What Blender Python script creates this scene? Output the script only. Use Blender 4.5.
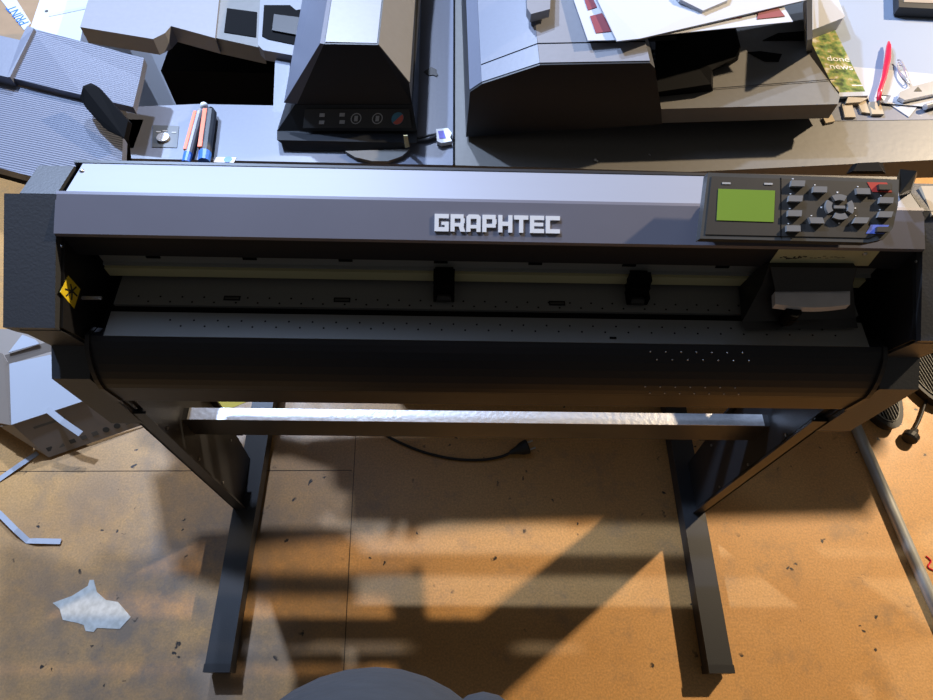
import bpy, bmesh, math, random
from mathutils import Vector, Matrix
random.seed(7)
for _o in list(bpy.data.objects): bpy.data.objects.remove(_o)
SC = bpy.context.scene
COL = SC.collection
PI = math.pi

# ------------------------------------------------------------ camera, light, exposure
cam_d = bpy.data.cameras.new('camera'); cam = bpy.data.objects.new('camera', cam_d); COL.objects.link(cam)
R_, U_, B_ = Vector((0.999627, 0.000866, 0.027299)), Vector((-0.013978, 0.874917, 0.484071)), Vector((-0.023465, -0.484272, 0.874603))
m = Matrix.Identity(4)
for i in range(3):
    m[i][0] = R_[i]; m[i][1] = U_[i]; m[i][2] = B_[i]
m[0][3], m[1][3], m[2][3] = 0.0, 0.0, 1.5
cam.matrix_world = m
cam_d.sensor_fit = 'HORIZONTAL'; cam_d.sensor_width = 36.0; cam_d.lens = 634.08 / 933 * 36.0
cam_d.clip_start = 0.02; cam_d.clip_end = 60
SC.camera = cam
SC.view_settings.view_transform = 'Standard'; SC.view_settings.look = 'None'
SC.view_settings.exposure = 0.06; SC.view_settings.gamma = 1.0; SC.view_settings.use_curve_mapping = False

world = bpy.data.worlds.new('world'); SC.world = world; world.use_nodes = True
bg = world.node_tree.nodes['Background']; bg.inputs[0].default_value = (1.0, 0.95, 0.88, 1); bg.inputs[1].default_value = 0.075

def lamp(name, loc, aim, power, color, sx, sy):
    d = bpy.data.lights.new(name, 'AREA'); d.shape = 'RECTANGLE'; d.size = sx; d.size_y = sy
    d.energy = power; d.color = color
    o = bpy.data.objects.new(name, d); COL.objects.link(o); o.location = loc
    o.rotation_euler = (Vector(aim) - Vector(loc)).to_track_quat('-Z', 'Y').to_euler()
    return o
lamp('cool_ceiling_lamp', (-1.30, 2.00, 2.6), (-0.2, 0.4, 0), 95, (0.52, 0.68, 1.0), 0.09, 0.05)
lamp('warm_ceiling_lamp', (2.80, 2.15, 2.6), (0.4, 0.4, 0), 175, (1.0, 0.78, 0.52), 0.12, 0.05)
lamp('cool_patch_fill', (-0.60, 2.70, 2.6), (-0.3, 0.4, 0), 70, (0.62, 0.74, 1.0), 0.10, 0.05)  # added lamp, placed to throw the cool patch on the left floor
lamp('cool_soft_fill', (-0.9, 1.8, 2.7), (-0.2, 0.7, 0.7), 15, (0.48, 0.64, 1.0), 1.2, 0.8)  # added overhead fill for the cool tone on upper surfaces

# ------------------------------------------------------------ materials
def newmat(name):
    mt = bpy.data.materials.new(name); mt.use_nodes = True
    return mt, mt.node_tree, mt.node_tree.nodes['Principled BSDF']
def mat(name, col, rough=0.5, metal=0.0, var=0.12, scale=60.0, bump=0.0, stretch=None, spec=0.5, emit=None):
    mt, nt, b = newmat(name)
    n = nt.nodes
    tc = n.new('ShaderNodeTexCoord'); mp = n.new('ShaderNodeMapping'); nt.links.new(tc.outputs['Object'], mp.inputs[0])
    if stretch: mp.inputs['Scale'].default_value = stretch
    nz = n.new('ShaderNodeTexNoise'); nz.inputs['Scale'].default_value = scale; nz.inputs['Detail'].default_value = 4
    nt.links.new(mp.outputs[0], nz.inputs['Vector'])
    mx = n.new('ShaderNodeMix'); mx.data_type = 'RGBA'
    c = list(col)[:3]
    mx.inputs['A'].default_value = [x*(1-var) for x in c]+[1]; mx.inputs['B'].default_value = [min(1, x*(1+var)) for x in c]+[1]
    nt.links.new(nz.outputs[0], mx.inputs['Factor']); nt.links.new(mx.outputs['Result'], b.inputs['Base Color'])
    b.inputs['Roughness'].default_value = rough; b.inputs['Metallic'].default_value = metal
    b.inputs['Specular IOR Level'].default_value = spec
    if bump:
        bp = n.new('ShaderNodeBump'); bp.inputs['Strength'].default_value = bump; bp.inputs['Distance'].default_value = 0.002
        nt.links.new(nz.outputs[0], bp.inputs['Height']); nt.links.new(bp.outputs[0], b.inputs['Normal'])
    if emit:
        b.inputs['Emission Color'].default_value = list(emit[:3])+[1]; b.inputs['Emission Strength'].default_value = emit[3]
    return mt
M = {}
M['cap'] = mat('charcoal_plastic', (0.040, 0.044, 0.052), 0.5, var=.1, scale=300, bump=.15)
M['cap_dark'] = mat('black_plastic', (0.012, 0.012, 0.014), 0.42, var=.15, scale=200)
M['black'] = mat('matte_black', (0.003, 0.003, 0.0035), 0.8, spec=.1)
M['stand'] = mat('black_powder_coat', (0.020, 0.021, 0.024), 0.45, scale=400, bump=.1)
M['toppanel'] = mat('brushed_grey_panel', (0.25, 0.265, 0.315), 0.52, 0.2, var=.05, scale=30, stretch=(.05, 1, 1))
M['fascia'] = mat('grey_fascia', (0.175, 0.175, 0.215), 0.42, 0.25, var=.05, scale=20)
M['alu'] = mat('platen_aluminium', (0.20, 0.205, 0.20), 0.48, 0.25, var=.1, scale=40, stretch=(.1, 1, 1))
M['rail'] = mat('rail_aluminium', (0.26, 0.27, 0.26), 0.40, 0.3, var=.1, scale=40, stretch=(.1, 1, 1))
M['belt'] = mat('yellowed_steel_band', (0.52, 0.49, 0.28), 0.45, 0.1, var=.15, scale=12, stretch=(.3, 1, 1))
M['chrome'] = mat('scuffed_bright_aluminium', (0.62, 0.63, 0.66), 0.38, 0.7, var=.18, scale=120, bump=.3)
M['frontcover'] = mat('black_front_cover', (0.012, 0.013, 0.017), 0.40, spec=.35)
M['white_print'] = mat('white_print', (0.80, 0.80, 0.80), 0.5, var=.03)
M['logo'] = mat('white_logo', (0.75, 0.76, 0.78), 0.4, var=.02)
M['panel'] = mat('panel_black', (0.028, 0.028, 0.028), 0.5, var=.08, scale=200)
M['panel_rim'] = mat('panel_rim', (0.060, 0.062, 0.062), 0.4)
M['lcd'] = mat('lcd_green', (0.16, 0.27, 0.035), 0.25, var=.05, scale=8, emit=(0.22, 0.28, 0.05, 0.16))
M['button'] = mat('grey_button', (0.20, 0.20, 0.20), 0.35)
M['red_key'] = mat('red_key_surround', (0.50, 0.05, 0.04), 0.4)
M['blue_key'] = mat('blue_key_surround', (0.12, 0.18, 0.62), 0.4)
M['label'] = mat('yellowed_label', (0.50, 0.50, 0.30), 0.5, var=.15, scale=40)
M['ink'] = mat('ink', (0.03, 0.03, 0.025), 0.6)
M['ydecal'] = mat('warning_yellow', (0.85, 0.66, 0.03), 0.4, var=.03)
M['lip'] = mat('lit_carriage_lip', (0.62, 0.62, 0.66), 0.35)  # pale grey stands for light caught on the carriage lip
M['screw'] = mat('zinc_screw', (0.55, 0.55, 0.55), 0.3, 0.9)
M['copier'] = mat('slate_copier_plastic', (0.140, 0.155, 0.205), 0.42, var=.06, scale=150, bump=.08)
M['copier_dark'] = mat('dark_copier_plastic', (0.013, 0.015, 0.019), 0.5)
M['copier_lid'] = mat('grey_copier_lid', (0.22, 0.225, 0.25), 0.42, var=.06, scale=100, bump=.08)
M['copier_beige'] = mat('warm_grey_plastic', (0.15, 0.145, 0.135), 0.45, var=.08, scale=90, bump=.1)
M['paper'] = mat('white_paper', (0.44, 0.46, 0.51), 0.7, var=.03, scale=8)
M['cool_lit_sheet'] = mat('cool_lit_white_sheet', (0.26, 0.32, 0.43), 0.6, var=.03, scale=8)  # white sheet with the cool light's blue put into its colour
M['maroon'] = mat('maroon_print', (0.20, 0.035, 0.05), 0.6, var=.08)
M['card'] = mat('cardboard', (0.26, 0.17, 0.095), 0.8, var=.12, scale=30)
M['greycard'] = mat('tan_cardboard', (0.45, 0.37, 0.26), 0.8, var=.1, scale=60)
M['boxprint'] = mat('grey_brown_carton', (0.30, 0.25, 0.21), 0.6, var=.06, scale=20)
M['bluetext'] = mat('blue_print', (0.02, 0.13, 0.50), 0.5)
M['orange'] = mat('orange_plastic', (0.90, 0.13, 0.01), 0.45)
M['blue'] = mat('blue_plastic', (0.03, 0.16, 0.65), 0.35)
M['redpen'] = mat('red_translucent_plastic', (0.75, 0.02, 0.06), 0.25)
M['clear'] = mat('pale_metal', (0.60, 0.60, 0.62), 0.25, 0.6)
M['conduit'] = mat('grey_conduit', (0.40, 0.40, 0.37), 0.4, 0.2, var=.2, scale=30)
M['rubber'] = mat('black_rubber', (0.014, 0.013, 0.013), 0.55)
M['mesh'] = mat('pale_rib', (0.25, 0.25, 0.23), 0.6)
M['yellow'] = mat('yellow_sheet', (0.70, 0.50, 0.02), 0.6)
M['denim'] = mat('navy_knit', (0.020, 0.025, 0.033), 0.95, var=.25, scale=140, bump=.6, stretch=(.35, 1, 1))
M['skin'] = mat('skin', (0.50, 0.32, 0.24), 0.5)
M['hair'] = mat('brown_hair', (0.05, 0.03, 0.02), 0.7)
M['trousers'] = mat('dark_trousers', (0.02, 0.022, 0.028), 0.85)
M['violet'] = mat('violet_print', (0.12, 0.10, 0.60), 0.5)
M['icon'] = mat('pale_icon_print', (0.40, 0.40, 0.40), 0.5)

def torn_mat():
    mt, nt, b = newmat('frosted_film'); n = nt.nodes
    nz = n.new('ShaderNodeTexNoise'); nz.inputs['Scale'].default_value = 70; nz.inputs['Detail'].default_value = 8
    tc = n.new('ShaderNodeTexCoord'); nt.links.new(tc.outputs['Object'], nz.inputs['Vector'])
    cr = n.new('ShaderNodeValToRGB'); cr.color_ramp.elements[0].position = .35; cr.color_ramp.elements[0].color = (.50, .50, .46, 1)
    cr.color_ramp.elements[1].position = .65; cr.color_ramp.elements[1].color = (.66, .66, .62, 1)
    nt.links.new(nz.outputs[0], cr.inputs[0]); nt.links.new(cr.outputs[0], b.inputs['Base Color']); b.inputs['Roughness'].default_value = .5
    return mt
M['torn'] = torn_mat()

def ribbed_mat():
    mt, nt, b = newmat('ribbed_slate_plastic'); n = nt.nodes
    tc = n.new('ShaderNodeTexCoord'); mp = n.new('ShaderNodeMapping'); mp.inputs['Rotation'].default_value = (0, 0, 0.22)
    nt.links.new(tc.outputs['Object'], mp.inputs[0])
    wv = n.new('ShaderNodeTexWave'); wv.bands_direction = 'Y'; wv.inputs['Scale'].default_value = 75; wv.inputs['Distortion'].default_value = .6
    wv.inputs['Detail'].default_value = 2
    nt.links.new(mp.outputs[0], wv.inputs[0])
    mx = n.new('ShaderNodeMix'); mx.data_type = 'RGBA'; mx.inputs['A'].default_value = (.120, .137, .19, 1); mx.inputs['B'].default_value = (.185, .20, .26, 1)
    nt.links.new(wv.outputs[1], mx.inputs['Factor']); nt.links.new(mx.outputs['Result'], b.inputs['Base Color'])
    bp = n.new('ShaderNodeBump'); bp.inputs['Strength'].default_value = .5; bp.inputs['Distance'].default_value = .002
    nt.links.new(wv.outputs[1], bp.inputs['Height']); nt.links.new(bp.outputs[0], b.inputs['Normal'])
    b.inputs['Roughness'].default_value = .42
    return mt
M['ribbed'] = ribbed_mat()

def photo_mat():
    mt, nt, b = newmat('garden_picture_print'); n = nt.nodes
    tc = n.new('ShaderNodeTexCoord'); nz = n.new('ShaderNodeTexNoise'); nz.inputs['Scale'].default_value = 55; nz.inputs['Detail'].default_value = 9
    nt.links.new(tc.outputs['Object'], nz.inputs['Vector'])
    cr = n.new('ShaderNodeValToRGB'); e = cr.color_ramp.elements
    e[0].position = .36; e[0].color = (.03, .06, .015, 1); e[1].position = .68; e[1].color = (.62, .60, .55, 1)
    a = e.new(.48); a.color = (.16, .24, .05, 1); a = e.new(.57); a.color = (.36, .32, .09, 1)
    nt.links.new(nz.outputs[0], cr.inputs[0]); nt.links.new(cr.outputs[0], b.inputs['Base Color']); b.inputs['Roughness'].default_value = .35
    return mt
M['photo'] = photo_mat()

def floor_mat():
    mt, nt, b = newmat('worn_orange_floor'); n = nt.nodes; L = nt.links.new
    tc = n.new('ShaderNodeTexCoord')
    def noise(s, d=6, r=.55):
        z = n.new('ShaderNodeTexNoise'); z.inputs['Scale'].default_value = s; z.inputs['Detail'].default_value = d; z.inputs['Roughness'].default_value = r
        L(tc.outputs['Object'], z.inputs['Vector']); return z.outputs[0]
    def ramp(i, p0, p1, c0=(0, 0, 0, 1), c1=(1, 1, 1, 1)):
        c = n.new('ShaderNodeValToRGB'); c.color_ramp.elements[0].position = p0; c.color_ramp.elements[1].position = p1
        c.color_ramp.elements[0].color = c0; c.color_ramp.elements[1].color = c1; L(i, c.inputs[0]); return c.outputs[0]
    def mix(f, a, bb, mode='MIX'):
        x = n.new('ShaderNodeMix'); x.data_type = 'RGBA'; x.blend_type = mode
        if isinstance(f, float): x.inputs['Factor'].default_value = f
        else: L(f, x.inputs['Factor'])
        for k, v in (('A', a), ('B', bb)):
            if isinstance(v, tuple): x.inputs[k].default_value = v
            else: L(v, x.inputs[k])
        return x.outputs['Result']
    def math_(op, a, bb):
        x = n.new('ShaderNodeMath'); x.operation = op
        for k, v in ((0, a), (1, bb)):
            if isinstance(v, float): x.inputs[k].default_value = v
            else: L(v, x.inputs[k])
        return x.outputs[0]
    base = ramp(noise(3.0), .3, .7, (.56, .295, .100, 1), (.66, .37, .135, 1))
    fine = ramp(noise(220, 3), .3, .7, (.80, .80, .80, 1), (1.15, 1.13, 1.1, 1))
    c = mix(1.0, base, fine, 'MULTIPLY')
    # grey worn dirt round the front left, its own shape
    vm = n.new('ShaderNodeVectorMath'); vm.operation = 'DISTANCE'; L(tc.outputs['Object'], vm.inputs[0]); vm.inputs[1].default_value = (-.60, .14, 0)
    near = ramp(vm.outputs['Value'], .15, .62, (1, 1, 1, 1), (0, 0, 0, 1))
    patch = math_('MULTIPLY', ramp(noise(5, 9, .7), .34, .58), near)
    c = mix(math_('MULTIPLY', patch, .8), c, (.15, .135, .12, 1))
    smear = math_('MULTIPLY', ramp(noise(9, 10, .75), .52, .70), .5)
    c = mix(smear, c, (.19, .15, .11, 1))
    # small dark crumbs, gathered in patches
    vo = n.new('ShaderNodeTexVoronoi'); vo.inputs['Scale'].default_value = 26; vo.inputs['Randomness'].default_value = 1
    wob = n.new('ShaderNodeTexNoise'); wob.inputs['Scale'].default_value = 60; L(tc.outputs['Object'], wob.inputs['Vector'])
    addv = n.new('ShaderNodeVectorMath'); addv.operation = 'MULTIPLY_ADD'; L(wob.outputs['Color'], addv.inputs[0]); addv.inputs[1].default_value = (.03, .03, 0); L(tc.outputs['Object'], addv.inputs[2])
    L(addv.outputs[0], vo.inputs['Vector'])
    sp = ramp(vo.outputs['Distance'], .08, .13, (1, 1, 1, 1), (0, 0, 0, 1))
    sp = math_('MULTIPLY', sp, ramp(noise(11, 2), .47, .54))
    c = mix(sp, c, (.025, .02, .017, 1))
    L(c, b.inputs['Base Color'])
    b.inputs['Roughness'].default_value = .42
    rr = ramp(noise(30), .2, .8, (.34, .34, .34, 1), (.52, .52, .52, 1)); L(rr, b.inputs['Roughness'])
    bp = n.new('ShaderNodeBump'); bp.inputs['Strength'].default_value = .12; bp.inputs['Distance'].default_value = .002
    L(noise(300, 3), bp.inputs['Height']); L(bp.outputs[0], b.inputs['Normal'])
    return mt
M['floor'] = floor_mat()

# ------------------------------------------------------------ helpers
def new(): return bmesh.new()
def link(name, bm, m, parent=None, smooth=False, bevel=0.0, seg=2):
    if bevel:
        es = [e for e in bm.edges if len(e.link_faces) == 2 and e.calc_face_angle(0) > .35]
        bmesh.ops.bevel(bm, geom=es, offset=bevel, segments=seg, affect='EDGES', profile=.5, clamp_overlap=True)
    bmesh.ops.recalc_face_normals(bm, faces=bm.faces)
    me = bpy.data.meshes.new(name); bm.to_mesh(me); bm.free()
    me.materials.append(M[m] if isinstance(m, str) else m)
    if smooth:
        for p in me.polygons: p.use_smooth = True
    o = bpy.data.objects.new(name, me); COL.objects.link(o)
    if parent:
        o.parent = parent; o.matrix_parent_inverse = Matrix.Identity(4)
        off = Vector((0, 0, 0)); p = parent
        while p: off += p.location; p = p.parent
        o.location = -off if (off.length and not parent.parent and True) else Vector((0, 0, 0)) - off + Vector((0, 0, 0))
    return o
def thing(name, label, cat, loc, group=None):
    o = bpy.data.objects.new(name, None); COL.objects.link(o); o.location = loc; o.empty_display_size = .05
    o['label'] = label; o['category'] = cat
    if group: o['group'] = group
    return o
def tag(o, label, cat, group=None):
    o['label'] = label; o['category'] = cat
    if group: o['group'] = group
    # put the origin of a single-mesh thing at its base centre
    vs = [v.co for v in o.data.vertices]
    c = Vector(((min(v.x for v in vs)+max(v.x for v in vs))/2, (min(v.y for v in vs)+max(v.y for v in vs))/2, min(v.z for v in vs)))
    o.data.transform(Matrix.Translation(-c)); o.location = c
    return o
def box(bm, a, b):
    x0, y0, z0 = a; x1, y1, z1 = b
    v = [bm.verts.new(p) for p in ((x0,y0,z0),(x1,y0,z0),(x1,y1,z0),(x0,y1,z0),(x0,y0,z1),(x1,y0,z1),(x1,y1,z1),(x0,y1,z1))]
    for f in ((0,3,2,1),(4,5,6,7),(0,1,5,4),(1,2,6,5),(2,3,7,6),(3,0,4,7)): bm.faces.new([v[i] for i in f])
def loft(bm, A, B):
    va = [bm.verts.new(p) for p in A]; vb = [bm.verts.new(p) for p in B]; n = len(A)
    bm.faces.new(va[::-1]); bm.faces.new(vb)
    for i in range(n): bm.faces.new((va[i], va[(i+1) % n], vb[(i+1) % n], vb[i]))
def prism(bm, prof, x0, x1): loft(bm, [(x0, y, z) for y, z in prof], [(x1, y, z) for y, z in prof])
def slab(bm, pts, t):                       # polygon with a top outline, extruded down by t
    loft(bm, [(x, y, z-t) for x, y, z in pts], pts)
def slabn(bm, pts, t):                      # extruded along its own normal, outwards
    P = [Vector(p) for p in pts]; nn = Vector((0, 0, 0))
    for i in range(len(P)):
        a, b = P[i], P[(i+1) % len(P)]; nn += a.cross(b)
    nn.normalize(); loft(bm, P, [p+nn*t for p in P])
def tube(bm, pts, r, n=10, rads=None):
    P = [Vector(p) for p in pts]; rings = []
    for i, p in enumerate(P):
        d = (P[min(i+1, len(P)-1)]-P[max(i-1, 0)]).normalized()
        up = Vector((0, 0, 1)) if abs(d.z) < .9 else Vector((0, 1, 0))
        s = d.cross(up).normalized(); t = s.cross(d); rr = rads[i] if rads else r
        rings.append([bm.verts.new(p+s*rr*math.cos(2*PI*k/n)+t*rr*math.sin(2*PI*k/n)) for k in range(n)])
    for a, b in zip(rings, rings[1:]):
        for k in range(n): bm.faces.new((a[k], a[(k+1) % n], b[(k+1) % n], b[k]))
    bm.faces.new(rings[0][::-1]); bm.faces.new(rings[-1])
def spline(pts, k=6):
    P = [Vector(p) for p in pts]; out = []
    for i in range(len(P)-1):
        a, b, c, d = P[max(i-1, 0)], P[i], P[i+1], P[min(i+2, len(P)-1)]
        for j in range(k):
            t = j/k; out.append(.5*((2*b)+(c-a)*t+(2*a-5*b+4*c-d)*t*t+(3*b-a-3*c+d)*t**3))
    out.append(P[-1]); return out
def obox(bm, c, sx, sy, sz, ux, uy, un, skew=0.0):
    c = Vector(c); vs = []
    for z in (0, sz):
        for x, y in ((-sx/2, -sy/2), (sx/2, -sy/2), (sx/2, sy/2), (-sx/2, sy/2)):
            vs.append(bm.verts.new(c+ux*(x+skew*y)+uy*y+un*z))
    for f in ((0,3,2,1),(4,5,6,7),(0,1,5,4),(1,2,6,5),(2,3,7,6),(3,0,4,7)): bm.faces.new([vs[i] for i in f])
def disc(bm, c, r, h, ux, uy, un, n=20):
    c = Vector(c)
    loft(bm, [c+ux*r*math.cos(2*PI*k/n)+uy*r*math.sin(2*PI*k/n) for k in range(n)], [c+un*h+ux*r*math.cos(2*PI*k/n)+uy*r*math.sin(2*PI*k/n) for k in range(n)])
EX, EY, EZ = Vector((1, 0, 0)), Vector((0, 1, 0)), Vector((0, 0, 1))
def text_bm(body, size, origin, ux, uy, un, depth=.0003, align='CENTER', shear=0.0):
    cu = bpy.data.curves.new('text', 'FONT'); cu.body = body; cu.size = size; cu.align_x = align; cu.align_y = 'CENTER'; cu.extrude = depth; cu.shear = shear
    ob = bpy.data.objects.new('text', cu); COL.objects.link(ob)
    dg = bpy.context.evaluated_depsgraph_get(); me = bpy.data.meshes.new_from_object(ob.evaluated_get(dg))
    mm = Matrix.Identity(4)
    for i in range(3): mm[i][0] = ux[i]; mm[i][1] = uy[i]; mm[i][2] = un[i]; mm[i][3] = origin[i]
    me.transform(mm); bm = new(); bm.from_mesh(me); bpy.data.meshes.remove(me); bpy.data.objects.remove(ob); bpy.data.curves.remove(cu)
    return bm

# ------------------------------------------------------------ setting
bm = new(); box(bm, (-3, -2, -.05), (3.2, 4, 0)); f = link('floor', bm, 'floor'); f['kind'] = 'structure'
M['seam'] = mat('floor_joint', (.05, .035, .02), .8)
bm = new()
loft(bm, [(-1.9, .470, .0), (-.2385, .492, .0), (-.2385, .4905, .0), (-1.9, .4685, .0)], [(-1.9, .470, .0006), (-.2385, .492, .0006), (-.2385, .4905, .0006), (-1.9, .4685, .0006)])
o = link('trim_1', bm, 'seam'); o['kind'] = 'structure'
bm = new()
loft(bm, [(-.2392, .62, .0), (-.2378, .62, .0), (-.2035, -.3, .0), (-.2050, -.3, .0)], [(-.2392, .62, .0006), (-.2378, .62, .0006), (-.2035, -.3, .0006), (-.2050, -.3, .0006)])
o = link('trim_2', bm, 'seam'); o['kind'] = 'structure'

# ------------------------------------------------------------ the vinyl cutter
VC = thing('vinyl_cutter', 'large black and grey vinyl cutting plotter on a black floor stand', 'plotter', (.05, .42, 0))
XL, XR = -.481, .587
def cap(xi, xo, xt, xq):
    bm = new()
    prism(bm, [(.536,.9065),(.395,.827),(.402,.805),(.412,.780),(.540,.84)], xi, xq)
    prism(bm, [(.530,.89),(.398,.815),(.412,.752),(.3745,.729),(.380,.561),(.530,.561),(.56,.72),(.57,.88)], xi, xo)
    prism(bm, [(.560,.72),(.598,.886),(.592,.897),(.537,.9062),(.53,.86),(.53,.72)], xi, xt)
    return link('end_cap', bm, 'cap', VC, bevel=.003)
cap(XL, -.531, -.525, -.543); cap(XR, .6416, .636, .654)
# inner black lining of the caps
for a, b in ((XL, XL+.004), (XR-.004, XR)):
    bm = new(); prism(bm, [(.590,.88),(.545,.896),(.400,.820),(.402,.812),(.415,.752),(.380,.726),(.386,.60),(.52,.60)], a, b)
    link('inner_side_wall', bm, 'cap_dark', VC)
bm = new(); prism(bm, [(.597,.8975),(.541,.9065),(.541,.9025),(.590,.893)], XL+.010, XR-.002)
link('top_panel', bm, 'toppanel', VC)
bm = new(); prism(bm, [(.541,.9072),(.537,.9065),(.493,.8855),(.493,.880),(.499,.880),(.541,.900)], XL-.001, XR+.001)
link('fascia', bm, 'fascia', VC, bevel=.0008)
bm = new(); prism(bm, [(.602,.893),(.601,.899),(.597,.8985),(.592,.88),(.578,.66),(.588,.66)], XL-.001, XR+.001)
link('rear_cover', bm, 'cap_dark', VC)
bm = new(); prism(bm, [(.496,.881),(.496,.840),(.501,.840),(.501,.881)], XL+.004, XR-.004)
link('smoked_strip', bm, mat('smoked_strip', (.014, .017, .024), .5, spec=.2), VC)
# chassis under everything
bm = new(); prism(bm, [(.578,.66),(.582,.745),(.42,.745),(.40,.74),(.40,.66)], XL+.0041, XR-.004)
link('chassis', bm, 'black', VC)
# rail with the pale band
bm = new(); prism(bm, [(.507,.836),(.507,.812),(.503,.811),(.503,.809),(.507,.808),(.507,.802),(.55,.802),(.555,.870),(.515,.870)], XL+.02, XR-.02)
rail = link('carriage_rail', bm, 'rail', VC)
bm = new()
for k in range(8):
    x = -.40+k*.125; box(bm, (x, .5055, .822), (x+.018, .5072, .826))
link('rail_slot', bm, 'black', rail)['kind'] = 'stuff'
bm = new(); prism(bm, [(.5005,.806),(.5005,.789),(.507,.789),(.507,.806)], XL+.02, XR-.025)
link('drive_band', bm, 'belt', VC)
# platens
def holes(bm, x0, x1, step, ya, yb, z):
    k = 0; x = x0
    while x < x1:
        disc(bm, (x, ya if k % 2 else yb, z), .0013, .0004, EX, EY, EZ, 8); k += 1; x += step
bm = new(); box(bm, (XL+.031, .4610, .765), (XR-.032, .535, .780)); rp = link('rear_platen', bm, 'alu', VC, bevel=.001)
bm = new(); holes(bm, -.42, .52, .0145, .466, .474, .780); link('vacuum_hole', bm, 'black', rp)['kind'] = 'stuff'
for x in (-.2957, -.1486, .1423):
    bm = new(); box(bm, (x-.011, .4695, .7798), (x+.011, .4765, .7808)); link('grit_roller_window', bm, 'black', rp)
    bm = new(); tube(bm, [(x-.0095, .4730, .7795), (x+.0095, .4730, .7795)], .0022, 10); link('grit_roller', bm, M['ink'], rp)
bm = new(); box(bm, (XL+.031, .4125, .765), (XR-.032, .4495, .780)); fp = link('front_platen', bm, 'alu', VC, bevel=.001)
bm = new(); holes(bm, -.37, .52, .0155, .4285, .4375, .780); link('vacuum_hole', bm, 'black', fp)['kind'] = 'stuff'
bm = new(); box(bm, (.2085, .4185, .7799), (.2175, .4215, .7806)); link('platen_slot', bm, 'black', fp)
bm = new(); prism(bm, [(.4486,.775),(.4486,.745),(.462,.745),(.462,.775)], XL+.031, XR-.032); link('cutting_slot', bm, 'black', VC)
# front cover
bm = new()
prof = [(.4125,.779),(.406,.776),(.399,.7705),(.392,.763),(.385,.7535),(.379,.743),(.374,.732),(.371,.722),(.3695,.713),(.374,.662),(.382,.652),(.43,.655),(.43,.77)]
prism(bm, prof, XL+.014, XR-.014)
fc = link('front_cover', bm, 'frontcover', VC, bevel=.0015)
bm = new(); prism(bm, [(.3696,.710),(.3738,.664),(.3744,.664),(.3702,.710)], XL+.02, XR-.02); link('cover_floor_reflection', bm, mat('floor_reflection_brown', (.020, .015, .012), .45, spec=.3), fc)  # brown tint paints the floor's reflection on the lower cover
ends = []
for x in (XL+.008, XR-.014):
    bm = new(); prism(bm, [(y-.003 if y < .40 else y, z+.002) for y, z in prof], x, x+.006); link('cover_end_plate', bm, 'cap_dark', VC)
for row, (y, z) in enumerate(((.4035,.7745),(.3955,.7675),(.3735,.7305),(.3702,.7175))):
    for k in range(7):
        x = .262+k*.0205+(.009 if row % 2 else 0)+row*.0006
        bm = new(); bmesh.ops.create_icosphere(bm, subdivisions=1, radius=.0013, matrix=Matrix.Translation((x, y-.0003, z))); link('perforation', bm, 'clear', fc)
# pinch rollers hanging from the rail
for i, xc in enumerate((-.0113, .250)):
    bm = new()
    box(bm, (xc-.012, .478, .783), (xc+.012, .520, .812)); box(bm, (xc-.014, .486, .800), (xc+.014, .500, .818))
    box(bm, (xc+.010, .470, .784), (xc+.014, .490, .800)); box(bm, (xc-.014, .470, .784), (xc-.010, .490, .800))
    pr_ = link('pinch_roller', bm, 'black', VC, bevel=.001)
    bm = new(); tube(bm, [(xc-.009, .475, .7865), (xc+.009, .475, .7865)], .006, 14); link('rubber_wheel', bm, 'rubber', pr_)
# carriage
bm = new()
loft(bm, [(0.4043, 0.4863, 0.8500), (0.4036, 0.4752, 0.8280), (0.3858, 0.4416, 0.7900), (0.3894, 0.4316, 0.7860), (.395,.50,.786), (.405,.50,.850)],
         [(0.5193, 0.4873, 0.8520), (0.5249, 0.4776, 0.8280), (0.5425, 0.4506, 0.7900), (0.5435, 0.4374, 0.7860), (.53,.50,.786), (.515,.50,.852)])
ca = link('tool_carriage', bm, 'cap_dark', VC, bevel=.002)
bm = new()
a_ = Vector((0.4145, 0.4459, 0.8280)); b_ = Vector((0.5118, 0.4469, 0.8280)); n = 12; A = []
for k in range(n+1):
    t = k/n; p = a_.lerp(b_, t); A.append((p.x, p.y-.005*math.sin(PI*t), p.z))
top = [(0.4178, 0.4646, 0.8290)]+A+[(0.5173, 0.4673, 0.8290)]
slab(bm, top, .010); link('carriage_lip', bm, 'lip', ca, bevel=.0008)
bm = new(); cv = [(0.4057, 0.4861, 0.8525), (0.5163, 0.4868, 0.8525), (0.5157, 0.4659, 0.8310), (0.4166, 0.4632, 0.8310)]
slabn(bm, cv[::-1], .0015)
link('carriage_cover', bm, 'panel', ca)
bm = new(); tube(bm, [(.440,.436,.815),(.440,.440,.7835)], .005, 12, rads=[.007, .002]); tube(bm, [(.440,.440,.822),(.440,.440,.800)], .010, 14); link('blade_holder', bm, 'black', ca)
# label on the strip
bm = new(); slabn(bm, [(0.4085, 0.4955, 0.8452), (0.5393, 0.4955, 0.8468), (0.5361, 0.4955, 0.8781), (0.4080, 0.4955, 0.8775)], .0006)
lb = link('paper_label', bm, 'label', VC)
bm = new()
for px, l in ((0, .020), (1, .014), (2, .018)):
    pass
pts = []
x = (0.4209, 0.4955, 0.8636)[0]
for k in range(12):
    xx = x-.003+k*.0028; zz = (0.4219, 0.4955, 0.8615)[2]+random.uniform(-.002, .003)
    obox(bm, (xx, .4949, zz), .0024, .0012+random.random()*.004, .0003, EX, EZ, -EY)
for k in range(9):
    xx = x+.036+k*.005; zz = (0.4209, 0.4955, 0.8636)[2]+random.uniform(-.003, .003)
    obox(bm, (xx, .4949, zz), .004, .0007, .0003, EX, EZ, -EY)
link('handwriting', bm, 'ink', lb)['kind'] = 'stuff'

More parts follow.
